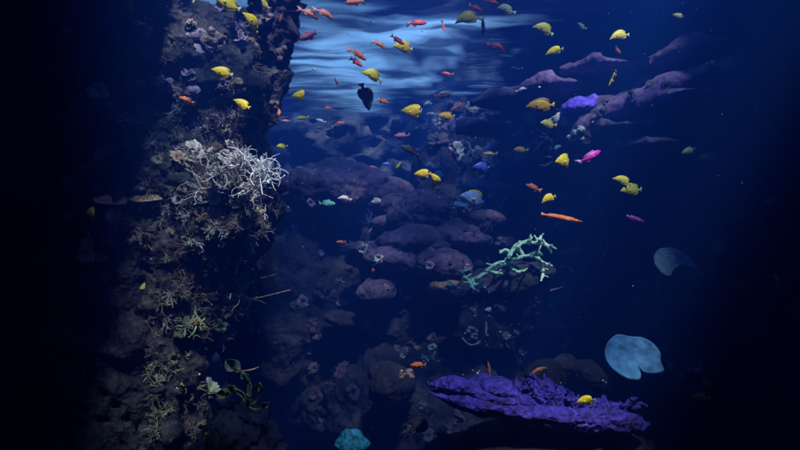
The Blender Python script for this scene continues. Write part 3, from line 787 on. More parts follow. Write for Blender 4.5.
# ---- purple coral log at the bottom
def purple_log():
    d = 5.3
    root = empty('purple_coral_log', P(520, 415, d))
    tag(root, 'large violet-purple encrusted coral log with a spiky crest at the bottom of the view', 'coral')
    o0 = root.location
    def lobe(name, pts, ry, wob, seed, m=M['violet']):
        """pts (px, pytop, pybot, dd)"""
        n = 60; R = 22; vs = []; fs = []
        def it(x, k):
            for a, b in zip(pts, pts[1:]):
                if a[0] <= x <= b[0]:
                    t = (x - a[0]) / (b[0] - a[0]); t = t * t * (3 - 2 * t); return a[k] + (b[k] - a[k]) * t
            return pts[-1][k]
        for i in range(n + 1):
            x = pts[0][0] + (pts[-1][0] - pts[0][0]) * i / n
            T = P(x, it(x, 1), d); B = P(x, it(x, 2), d); dd = it(x, 3)
            c = (T + B) / 2 - o0; rz = (T.z - B.z) / 2; e = math.sqrt(max(0.02, min(1, 5 * min(i, n - i) / n)))
            for k in range(R):
                an = 2 * pi * k / R
                p = c + Vector((0, dd + cos(an) * ry * e, sin(an) * rz * e))
                q = (p + o0) * 7 + Vector((seed, 0, 0))
                vs.append(p + Vector((0.2, cos(an), sin(an))) * (fbm(q, 4) * wob + (ridged(Vector((q.x * .35, q.y, q.z * 1.3)), 3) - .7) * wob * .9))
        for i in range(n):
            for k in range(R):
                k2 = (k + 1) % R
                fs.append((i * R + k, (i + 1) * R + k, (i + 1) * R + k2, i * R + k2))
        fs.append(tuple(range(R))); fs.append(tuple(n * R + k for k in range(R - 1, -1, -1)))
        mb = MB(); mb.add(vs, fs); link(name, mb.mesh(name), m, root)
    lobe('lower_lobe', [(427, 386, 394, 0), (436, 386, 401, 0), (455, 387, 410, 0), (480, 391, 416, 0), (510, 396, 419, 0), (545, 400, 424, 0), (600, 404, 430, .05), (640, 412, 430, .1)], .20, .022, 1)
    lobe('upper_lobe', [(430, 381, 390, .04), (440, 377, 391, .02), (455, 376, 392, 0), (480, 384, 402, .0), (500, 390, 404, -.03), (530, 396, 412, 0)], .15, .018, 2)
    lobe('back_lobe', [(462, 380, 390, .1), (475, 376, 396, .08), (500, 378, 402, .06), (522, 385, 410, .06), (545, 394, 416, .1), (570, 402, 420, .1)], .2, .02, 3)
    lobe('tail_lobe', [(545, 396, 424, .0), (565, 398, 430, .0), (590, 399, 434, .0), (612, 400, 434, .02), (632, 408, 434, .04), (652, 418, 434, .05)], .16, .035, 5)
    rng = random.Random(9)
    extra = []
    for q in range(46):
        ax = rng.uniform(500, 632); ay = 403 + (ax - 500) * .07 + rng.uniform(-5, 8)
        ln = rng.uniform(6, 16); an = rng.uniform(1.9, 2.9) if rng.random() < .7 else rng.uniform(.4, 1.4)
        extra.append(((ax, ay), (ax + cos(an) * ln, ay - sin(an) * ln)))
    for q in range(22):    # forked fronds of the crest
        bx = rng.uniform(524, 572); by = 404 + (bx - 545) * .1
        ln = rng.uniform(16, 36) * (1 - .35 * abs(bx - 545) / 25); an = rng.uniform(2.0, 2.6) if rng.random() < .7 else rng.uniform(1.1, 1.9)
        mx_, my_ = bx + cos(an) * ln * .55, by - sin(an) * ln * .55
        extra.append(((bx, by), (bx + cos(an) * ln, by - sin(an) * ln)))
        a2 = an + rng.choice((-.6, .6)); extra.append(((mx_, my_), (mx_ + cos(a2) * ln * .45, my_ - sin(a2) * ln * .45)))
    spikes = extra + [((548, 404), (515, 376)), ((546, 402), (523, 377)), ((550, 402), (531, 373)), ((553, 404), (540, 379)), ((540, 408), (525, 392)), ((556, 406), (546, 390)),
              ((535, 404), (548, 396)), ((562, 408), (557, 394)), ((566, 408), (566, 400)), ((572, 410), (578, 399)), ((530, 410), (512, 400)), ((590, 408), (598, 400)),
              ((600, 412), (610, 404)), ((560, 412), (540, 403)), ((528, 412), (508, 404)), ((515, 412), (500, 404)), ((545, 410), (560, 398)), ((605, 412), (622, 410))]
    for a, b in spikes:
        A = P(*a, d) - o0 + Vector((0, -.05, 0)); Bv = P(*b, d) - o0 + Vector((0, rng.uniform(-.12, .12), 0))
        pts = [A.lerp(Bv, t / 6) + Vector((rng.gauss(0, .006), rng.gauss(0, .01), rng.gauss(0, .008) + .02 * sin(pi * t / 6))) for t in range(7)]
        r = rng.uniform(.022, .05)
        mb = MB(); mb.tube(pts, [r, r * 1.05, r * .95, r * .75, r * .55, r * .35, r * .12], 7, flat=.55)
        link('spike', mb.mesh('spike'), M['violet'], root)
purple_log()
rock('boulder', 540, 462, 5.6, 240, 80, .45, M['wall'], 'dark rock slab that the purple coral log lies on', sub=5, amp=.12, freq=1.8, seed=71, ridge=.08)
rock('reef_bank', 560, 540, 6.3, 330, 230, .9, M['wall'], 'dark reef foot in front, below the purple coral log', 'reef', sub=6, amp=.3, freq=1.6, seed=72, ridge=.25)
scatter(30, 400, 560, 405, 448, ['knobbly_coral', 'leafy_coral', 'branching_coral'], ['plum', 'slate'], (6, 12), 'on the dark reef foot below the purple log', 36, ('reef_bank', 'boulder'))
plant('knobbly_coral', 457, 377, 2.4, 'violet', 'small violet knob standing on the purple log', None, rngp, lean=1)

# ---- blue disc coral with a notch
def disc(name, outline, px0, py0, d, m, label, tiltx=0.25, cup=0.06, thick=0.025, stalk=True, on=None):
    if on:
        hh = ray(px0, py0, on)
        if hh: d = hh[0].y - .06
    c = P(px0, py0, d); root = empty(name, c); tag(root, label, 'coral')
    # Catmull-Rom outline
    O = [Vector(p) for p in outline]; N = len(O); sm = []
    for i in range(N):
        p0, p1, p2, p3 = O[i - 1], O[i], O[(i + 1) % N], O[(i + 2) % N]
        for k in range(6):
            t = k / 6
            sm.append(0.5 * ((2 * p1) + (p2 - p0) * t + (2 * p0 - 5 * p1 + 4 * p2 - p3) * t * t + (3 * p1 - p0 - 3 * p2 + p3) * t ** 3))
    n = len(sm); R = 14; vs = []
    for side in (0, 1):
        for j in range(R + 1):
            f = j / R
            for p in sm:
                q = Vector((px0, py0)).lerp(p, f)
                w = P(q.x, q.y, d) - c
                rr = w.length / 0.3
                y = cup * (1 - rr * rr) + .012 * fbm(w * 9, 3) + .004 * sin(rr * 14) * f + w.z * tiltx
                if side: y += thick * (1 - f ** 6 * .8) 
                vs.append(Vector((w.x, y, w.z)))
    fs = []; off = (R + 1) * n
    for side in (0, 1):
        for j in range(R):
            for i in range(n):
                i2 = (i + 1) % n
                q = (j * n + i, j * n + i2, (j + 1) * n + i2, (j + 1) * n + i)
                if side: q = tuple(off + a for a in reversed(q))
                fs.append(q)
    for i in range(n):
        i2 = (i + 1) % n
        fs.append((R * n + i, R * n + i2, off + R * n + i2, off + R * n + i))
    mb = MB(); mb.add(vs, fs); link('plate', mb.mesh('plate'), m, root)
    if not stalk: return
    mb = MB(); mb.tube([(0, cup + .09, 0), (.01, .22, -.12), (.0, .35, -.35), (0, .42, -.8)], [.03, .05, .06, .12], 9)
    link('stalk', mb.mesh('stalk'), M['dark'], root)
disc('disc_coral', [(606, 352), (610, 343), (620, 336), (634, 338), (646, 339), (656, 345), (661, 353), (661, 361), (663, 370), (653, 373), (644, 372), (639, 366),
                    (641, 373), (638, 379), (627, 378), (615, 371), (607, 361)], 632, 355, 6.0, M['skyplate'], 'light blue round disc coral with a notch at its lower right')
# drooping teal plate at the right
disc('disc_coral', [(656, 262), (660, 252), (670, 248), (684, 250), (691, 257), (696, 268), (688, 264), (676, 268), (668, 276), (660, 272)], 674, 261, 6.5,
     mat_coral('dull_teal_plate', (0.04, 0.11, 0.15)), 'dim teal drooping plate coral at the right above dark water', tiltx=.6)

# ---- teal folded coral at the bottom
def folded():
    d = 4.9; c = P(350, 448, d); root = empty('folded_coral', c)
    tag(root, 'turquoise folded dome coral at the bottom edge, on dark rock', 'coral')
    k = K * d
    prof_cap = [(0.0, 18.5), (5, 18.5), (9, 16), (12, 11), (15.5, 7), (17.5, 2.5), (16.5, .5), (12, 1.5), (0, 3)]
    prof_low = [(0, 3), (12, 2), (13.5, -3), (15.5, -9), (14, -16), (10, -24)]
    for nm, prof, m, sd in (('cap', prof_cap, M['aqua'], 1), ('body', prof_low, M['aqua'], 2)):
        S = 48; vs = []; fs = []
        fine = []
        for a, b in zip(prof, prof[1:]):
            for t in range(4): fine.append((a[0] + (b[0] - a[0]) * t / 4, a[1] + (b[1] - a[1]) * t / 4))
        fine.append(prof[-1])
        for r, z in fine:
            for i in range(S):
                an = 2 * pi * i / S
                w = 1 + .14 * sin(3 * an + 1) + .08 * sin(5 * an + 2 + sd) + .05 * sin(9 * an)
                p = Vector((cos(an) * r * w * k, sin(an) * r * w * k * .9, (z + (1.6 * sin(2 * an + .6) * r / 17)) * k))
                vs.append(p * (1 + .06 * fbm(p * 16, 3)))
        for j in range(len(fine) - 1):
            for i in range(S):
                fs.append((j * S + i, (j + 1) * S + i, (j + 1) * S + (i + 1) % S, j * S + (i + 1) % S))
        mb = MB(); mb.add(vs, fs); link(nm, mb.mesh(nm), m, root)
folded()
rock('boulder', 352, 490, 5.0, 90, 60, .3, M['dark'], 'dark rock under the turquoise folded coral', sub=4, amp=.2, freq=2, seed=77)

# ---- flat brown plates on the shaded left and the pointed rock with seaweed
disc('plate_coral', [(91, 199), (98, 196), (105, 193), (112, 191), (119, 193), (128, 203), (118, 205), (104, 204), (96, 202)], 110, 199, 5.55, M['peach'],
     'pinkish-tan ruffled plate coral on the dark left side, above a yellow fish', tiltx=1.6, cup=.03, stalk=False, on=PIL)
disc('plate_coral', [(128, 199), (134, 194), (144, 192), (155, 195), (162, 199), (150, 201), (138, 202)], 145, 197, 5.55, M['tan'],
     'flat tan plate coral on the dark left side, right of the pinkish one', tiltx=1.4, cup=.03, stalk=False, on=PIL)
def cone_rock():
    rows = [(404, 226, 238), (412, 216, 250), (430, 204, 266), (450, 190, 284), (520, 150, 320), (640, 100, 360)]
    column('pointed_rock', rows, 5.2, .5, M['dark'], 'pointed dark brown rock at the lower left with seaweed on its tip', amp=.05, freq=3, seed=8, ns=80, nz=90, rd=.05)
cone_rock()
def seaweed(px, py, d, stems, m, label, seed):
    root = empty('seaweed', P(px, py, d)); tag(root, label, 'seaweed'); rng = random.Random(seed)
    c = root.location
    for (tx, ty), lw in stems:
        T = P(tx, ty, d) - c
        side = Vector((T.z, 0, -T.x)) * .25
        pts = [T * t + side * sin(pi * t) + Vector((0, -.05 * t, 0)) for t in [i / 8 for i in range(9)]]
        mb = MB(); mb.tube(pts, [.008] * 4 + [.006] * 3 + [.005] * 2, 6); link('stem', mb.mesh('stem'), m, root)
        if lw:
            # blade at the tip
            t = (pts[-1] - pts[-4]).normalized(); s = t.cross(Vector((0, 1, 0))).normalized(); nrm = t.cross(s)
            vs = []; fs = []; L = lw * 2.4 * K * d; W = lw * K * d; n = 10
            for sd in (0, 1):
                for i in range(n + 1):
                    u = i / n
                    w = W * sin(pi * min(1, u * .96 + .02)) ** .7
                    for q in (-1, -.5, 0, .5, 1):
                        vs.append(pts[-3] + t * (L * u) + s * (w * q) + nrm * (.018 * sin(7 * u + 3 * q) + sd * .005 + .03 * q * q * u))
            o2 = (n + 1) * 5
            for i in range(n):
                for q in range(4):
                    a = i * 5 + q
                    fs.append((a, a + 1, a + 6, a + 5)); fs.append((o2 + a, o2 + a + 5, o2 + a + 6, o2 + a + 1))
                for a in (i * 5, i * 5 + 4): fs.append((a, a + 5, o2 + a + 5, o2 + a))
            mb = MB(); mb.add(vs, fs); link('blade', mb.mesh('blade'), m, root)
seaweed(247, 406, 5.0, [((236, 366), 0), ((260, 384), 5), ((268, 401), 4), ((230, 386), 4), ((222, 392), 5), ((248, 392), 2)], M['olive'],
        'yellow-green seaweed with broad blades on the tip of the pointed rock', 1)
seaweed(246, 398, 5.15, [((231, 362), 7), ((244, 372), 4)], M['sage'], 'grey-green seaweed rising left behind the yellow-green one', 2)
seaweed(212, 446, 4.9, [((210, 434), 4), ((213, 430), 4)], M['olive'], 'small olive seaweed tuft on the left flank of the pointed rock', 3)
seaweed(184, 396, 5.8, [((184, 384), 3)], M['lime'], 'tiny yellowish seaweed sprig in the dark left of the pointed rock', 4)

def specks():
    rg = random.Random(31); mb = MB()
    for _ in range(700):
        d = rg.uniform(2.5, 11); p = P(rg.uniform(-40, 840), rg.uniform(-30, 480), d); r = rg.uniform(.0015, .0045)
        mb.add([p + Vector(q) * r for q in ((1, 0, 0), (-1, 0, 0), (0, 1, 0), (0, -1, 0), (0, 0, 1), (0, 0, -1))],
               [(0, 2, 4), (2, 1, 4), (1, 3, 4), (3, 0, 4), (2, 0, 5), (1, 2, 5), (3, 1, 5), (0, 3, 5)])
    o = link('drifting_specks', mb.mesh('specks'), M['pale']); tag(o, 'tiny pale specks drifting in the water', 'specks', kind='stuff')
specks()
# tiny polyps
rng = random.Random(77)
pol = blob_mesh((1, 1, 1), 2, .2, 1.4, 3); pol.materials.append(M['pale'])
def polyp(px, py, s, mk, lb, grp):
    h = ray(px, py)
    if not h: return
    o = bpy.data.objects.new('polyp', pol); COL.objects.link(o)
    q = s * K * h[0].y; o.location = h[0] + h[1] * q * .3; o.scale = (q, q, q)
    o.material_slots[0].link = 'OBJECT'; o.material_slots[0].material = M[mk]
    tag(o, lb, 'polyp', grp)
for (x0, x1, y0, y1, n, mk, wh) in [(590, 650, 235, 325, 26, 'white', 'on the dark bank of pale wiry corals'), (455, 545, 300, 385, 22, 'pale', 'on the dark rock above the purple log'),
                                    (600, 720, 330, 400, 14, 'pale', 'on the dim rock at the lower right'), (150, 262, 200, 400, 34, 'cream', 'dotting the pillar'),
                                    (400, 560, 85, 150, 10, 'white', 'on the far reef'), (280, 380, 195, 260, 12, 'white', 'under the largest mound')]:
    for _ in range(n):
        polyp(rng.uniform(x0, x1), rng.uniform(y0, y1), rng.uniform(.7, 1.5), mk, 'tiny %s polyp %s' % (mk, wh), 'tiny polyps ' + wh)
polyp(475, 330, 2, 'blue', 'bright blue polyp beside the dim curled tube coral', None)
polyp(487, 335, 2, 'sky', 'light blue polyp right of the bright blue one', None)
polyp(533, 131, 1.6, 'white', 'white dot polyp right of the deep blue coral', None)
polyp(644, 245, 1.6, 'white', 'white polyp above the dim teal plate', None)

# ------------------------------------------------------------------ fish
def fish_mesh(kind, bend, arch):
    mb = MB()
    if kind == 'tang':
        pr = [(.50, .012, .012, .010, -.03), (.46, .035, .03, .02, -.025), (.41, .075, .055, .034, -.015), (.33, .125, .10, .052, 0), (.2, .175, .155, .066, 0), (.05, .20, .19, .07, 0),
              (-.1, .19, .185, .064, 0), (-.2, .155, .155, .05, 0), (-.28, .10, .10, .034, 0), (-.34, .05, .05, .022, 0), (-.385, .035, .035, .015, 0), (-.41, .04, .04, .01, 0)]
        tail = [(-.395, .036), (-.46, .10), (-.505, .125), (-.49, .0)]
        dors = [(.30, .11), (.22, .195), (.05, .25), (-.12, .262), (-.24, .24), (-.33, .175), (-.33, .05), (-.2, .13), (.1, .17)]
        anal = [(.14, -.15), (.05, -.225), (-.12, -.25), (-.24, -.23), (-.33, -.165), (-.33, -.05), (-.2, -.13)]
        pec = .13
    elif kind == 'anthias':
        pr = [(.50, .012, .012, .010, 0), (.46, .045, .04, .03, 0), (.38, .085, .075, .05, 0), (.25, .118, .105, .062, 0), (.1, .122, .112, .062, 0), (-.05, .105, .095, .052, 0),
              (-.16, .075, .07, .038, 0), (-.24, .048, .046, .024, 0), (-.29, .04, .038, .016, 0), (-.32, .042, .04, .01, 0)]
        tail = [(-.30, .038), (-.38, .10), (-.50, .155), (-.40, .0)]
        dors = [(.28, .10), (.22, .18), (.14, .165), (.0, .165), (-.12, .15), (-.22, .11), (-.2, .05), (0, .08)]
        anal = [(.0, -.09), (-.06, -.16), (-.15, -.15), (-.21, -.09), (-.18, -.05)]
        pec = .12
    elif kind == 'wrasse':
        pr = [(.50, .008, .008, .008, 0), (.46, .025, .025, .02, 0), (.36, .055, .05, .036, 0), (.2, .075, .07, .045, 0), (0, .075, .07, .042, 0), (-.2, .062, .058, .034, 0),
              (-.32, .045, .042, .022, 0), (-.4, .034, .032, .014, 0), (-.43, .036, .034, .01, 0)]
        tail = [(-.41, .034), (-.47, .06), (-.505, .066), (-.50, .0)]
        dors = [(.3, .06), (.26, .09), (0, .11), (-.25, .095), (-.36, .07), (-.33, .03), (0, .05)]
        anal = [(.05, -.06), (0, -.10), (-.25, -.09), (-.35, -.06), (-.33, -.03)]
        pec = .08
    else:  # deep sailfin
        pr = [(.50, .012, .012, .010, 0), (.45, .05, .045, .03, 0), (.35, .12, .11, .05, 0), (.2, .165, .16, .06, 0), (.0, .175, .17, .06, 0), (-.16, .14, .14, .045, 0),
              (-.28, .08, .08, .028, 0), (-.35, .045, .045, .016, 0), (-.385, .045, .045, .01, 0)]
        tail = [(-.37, .042), (-.45, .10), (-.505, .11), (-.49, .0)]
        dors = [(.28, .13), (.15, .22), (-.05, .27), (-.22, .25), (-.32, .17), (-.3, .07), (0, .15)]
        anal = [(.14, -.15), (0, -.24), (-.18, -.25), (-.31, -.16), (-.3, -.07)]
        pec = .1
    R = 14; vs = []; fs = []
    for x, t, b, w, zo in pr:
        for k in range(R):
            an = 2 * pi * k / R
            c, s = cos(an), sin(an)
            vs.append((x, w * (abs(c) ** .9) * (1 if c > 0 else -1), zo + (t if s > 0 else b) * s))
    n = len(pr)
    for i in range(n - 1):
        for k in range(R):
            k2 = (k + 1) % R
            fs.append((i * R + k, i * R + k2, (i + 1) * R + k2, (i + 1) * R + k))
    fs.append(tuple(range(R - 1, -1, -1))); fs.append(tuple((n - 1) * R + k for k in range(R)))
    mb.add(vs, fs, 0)
    def plate(poly, th=.006, mi=1):
        m = len(poly); c = (sum(p[0] for p in poly) / m, sum(p[1] for p in poly) / m)
        v = [(x, th, z) for x, z in poly] + [(x, -th, z) for x, z in poly] + [(c[0], th * 1.6, c[1]), (c[0], -th * 1.6, c[1])]
        f = []
        for i in range(m):
            j = (i + 1) % m
            f += [(i, j, 2 * m), (m + j, m + i, 2 * m + 1), (i, m + i, m + j, j)]
        mb.add(v, f, mi)
    up = tail[:-1]; plate(up + [tail[-1]] + [(x, -z) for x, z in reversed(up)], .007, 2)
    plate(dors, .006, 1); plate(anal, .006, 1)
    for sd in (1, -1):
        v = [(.2, sd * .05, -.02), (.06, sd * (.06 + pec * .5), .02), (.04, sd * (.06 + pec * .55), -.05), (.14, sd * .055, -.07),
             (.2, sd * .045, -.022), (.06, sd * (.053 + pec * .5), .015), (.04, sd * (.053 + pec * .55), -.055), (.14, sd * .05, -.072)]
        mb.add(v, [(0, 1, 2, 3), (7, 6, 5, 4), (0, 4, 5, 1), (1, 5, 6, 2), (2, 6, 7, 3), (3, 7, 4, 0)], 1)
    def warp(v):
        x, y, z = v
        q = min(0, x - .15)
        return (x, y + bend * q * q * 1.2, z - arch * (x * x) * .9)
    mb.v = [warp(v) for v in mb.v]
    me = mb.mesh(kind)
    ex = {'tang': (.375, .055, .036), 'anthias': (.4, .03, .05), 'wrasse': (.41, .015, .034), 'sailfin': (.39, .04, .045)}[kind]
    return me, warp((ex[0], 0, ex[1])), ex[2]

FM = {}
def fishdata(kind, b, a):
    key = (kind, b, a)
    if key not in FM: FM[key] = fish_mesh(kind, b, a)
    return FM[key]
bm = bmesh.new(); bmesh.ops.create_uvsphere(bm, u_segments=10, v_segments=6, radius=.018)
EYE = bpy.data.meshes.new('eye'); bm.to_mesh(EYE); bm.free()
eyem = bpy.data.materials.new('eye_black'); eyem.use_nodes = True
eyem.node_tree.nodes['Principled BSDF'].inputs['Base Color'].default_value = (.01, .01, .012, 1)
eyem.node_tree.nodes['Principled BSDF'].inputs['Roughness'].default_value = .1
EYE.materials.append(eyem)

FC = {  # body, fins, tail, back blotch
 'yellow': ((.95, .76, .03), (.88, .66, .03), (.9, .85, .40)), 'lemon': ((.97, .84, .03), (.85, .76, .03), (.7, .8, .35)),
 'lime': ((.78, .76, .07), (.62, .62, .06), (.55, .7, .4)), 'pale green': ((.55, .72, .42), (.5, .65, .3), (.7, .8, .65)),
 'olive': ((.34, .36, .06), (.25, .28, .05), (.34, .36, .1)), 'golden': ((.75, .45, .02), (.35, .22, .03), (.7, .5, .05)),
 'orange': ((.90, .28, .05), (.85, .30, .08), (.9, .4, .2)), 'red': ((.80, .10, .06), (.8, .16, .12), (.75, .25, .25)),
 'salmon': ((.95, .34, .20), (.9, .4, .3), (.9, .5, .4)), 'pink': ((.75, .25, .42), (.75, .35, .55), (.8, .45, .6)),
 'dull orange': ((.45, .14, .06), (.4, .14, .07), (.45, .2, .1)), 'mauve': ((.42, .22, .35), (.35, .2, .35), (.45, .3, .4)),
 'magenta': ((.70, .06, .60), (.55, .15, .6), (.5, .35, .75)), 'dark': ((.12, .14, .19), (.16, .12, .05), (.04, .04, .06)),
 'navy': ((.01, .015, .09), (.01, .015, .1), (.01, .02, .1)), 'blue': ((.05, .14, .70), (.04, .1, .6), (.1, .2, .6)),
 'pale blue': ((.40, .60, .80), (.35, .5, .75), (.5, .7, .8)), 'turquoise': ((.25, .85, .75), (.2, .7, .7), (.4, .8, .8)),
 'white': ((.85, .88, .88), (.8, .85, .85), (.85, .88, .9)), 'dark olive': ((.07, .07, .04), (.05, .05, .03), (.07, .07, .04)),
 'bicolor': ((.35, .55, .85), (.75, .60, .05), (.05, .1, .7)),
}
FMAT = {}
for k, (a, b, c) in FC.items():
    nm = k.replace(' ', '_')
    FMAT[k] = (mat_fish(nm + '_scales', a), mat_fish(nm + '_fin', b, scale=20), mat_fish(nm + '_tail', c, scale=20))

def fish(kind, col, px, py, L, ang, d, label, yaw=0, bend=0, arch=0, roll=0, group=None, tall=1.0):
    me, eye, ew = fishdata(kind, bend, arch)
    name = {'tang': 'tang_fish', 'anthias': 'anthias_fish', 'wrasse': 'wrasse_fish', 'sailfin': 'sailfin_fish'}[kind]
    o = bpy.data.objects.new(name, me); COL.objects.link(o)
    if not me.materials:
        for m in FMAT[col]: me.materials.append(m)
    for i, m in enumerate(FMAT[col]):
        o.material_slots[i].link = 'OBJECT'; o.material_slots[i].material = m
    a = radians(ang); y = radians(yaw)
    X = Vector((cos(a) * cos(y), sin(y), sin(a) * cos(y)))
    up = Vector((0, 0, 1)) if abs(sin(a)) < .9 else Vector((1 if cos(a) <= 0 else -1, 0, .3)) * (1 if sin(a) > 0 else -1)
    Y = up.cross(X).normalized(); Z = X.cross(Y)
    R = Matrix((X, Y, Z)).transposed()
    R = R @ Matrix.Rotation(radians(roll), 3, 'X')
    s = .95 * L * K * d / max(.35, cos(y))
    o.matrix_world = Matrix.LocRotScale(P(px, py, d), R.to_quaternion(), Vector((s, s, s * tall)))
    tag(o, label, 'fish', group)
    for sd in (1, -1):
        e = bpy.data.objects.new('eye', EYE); COL.objects.link(e); e.parent = o
        e.location = (eye[0], eye[1] + sd * (ew - .006), eye[2])
    return o

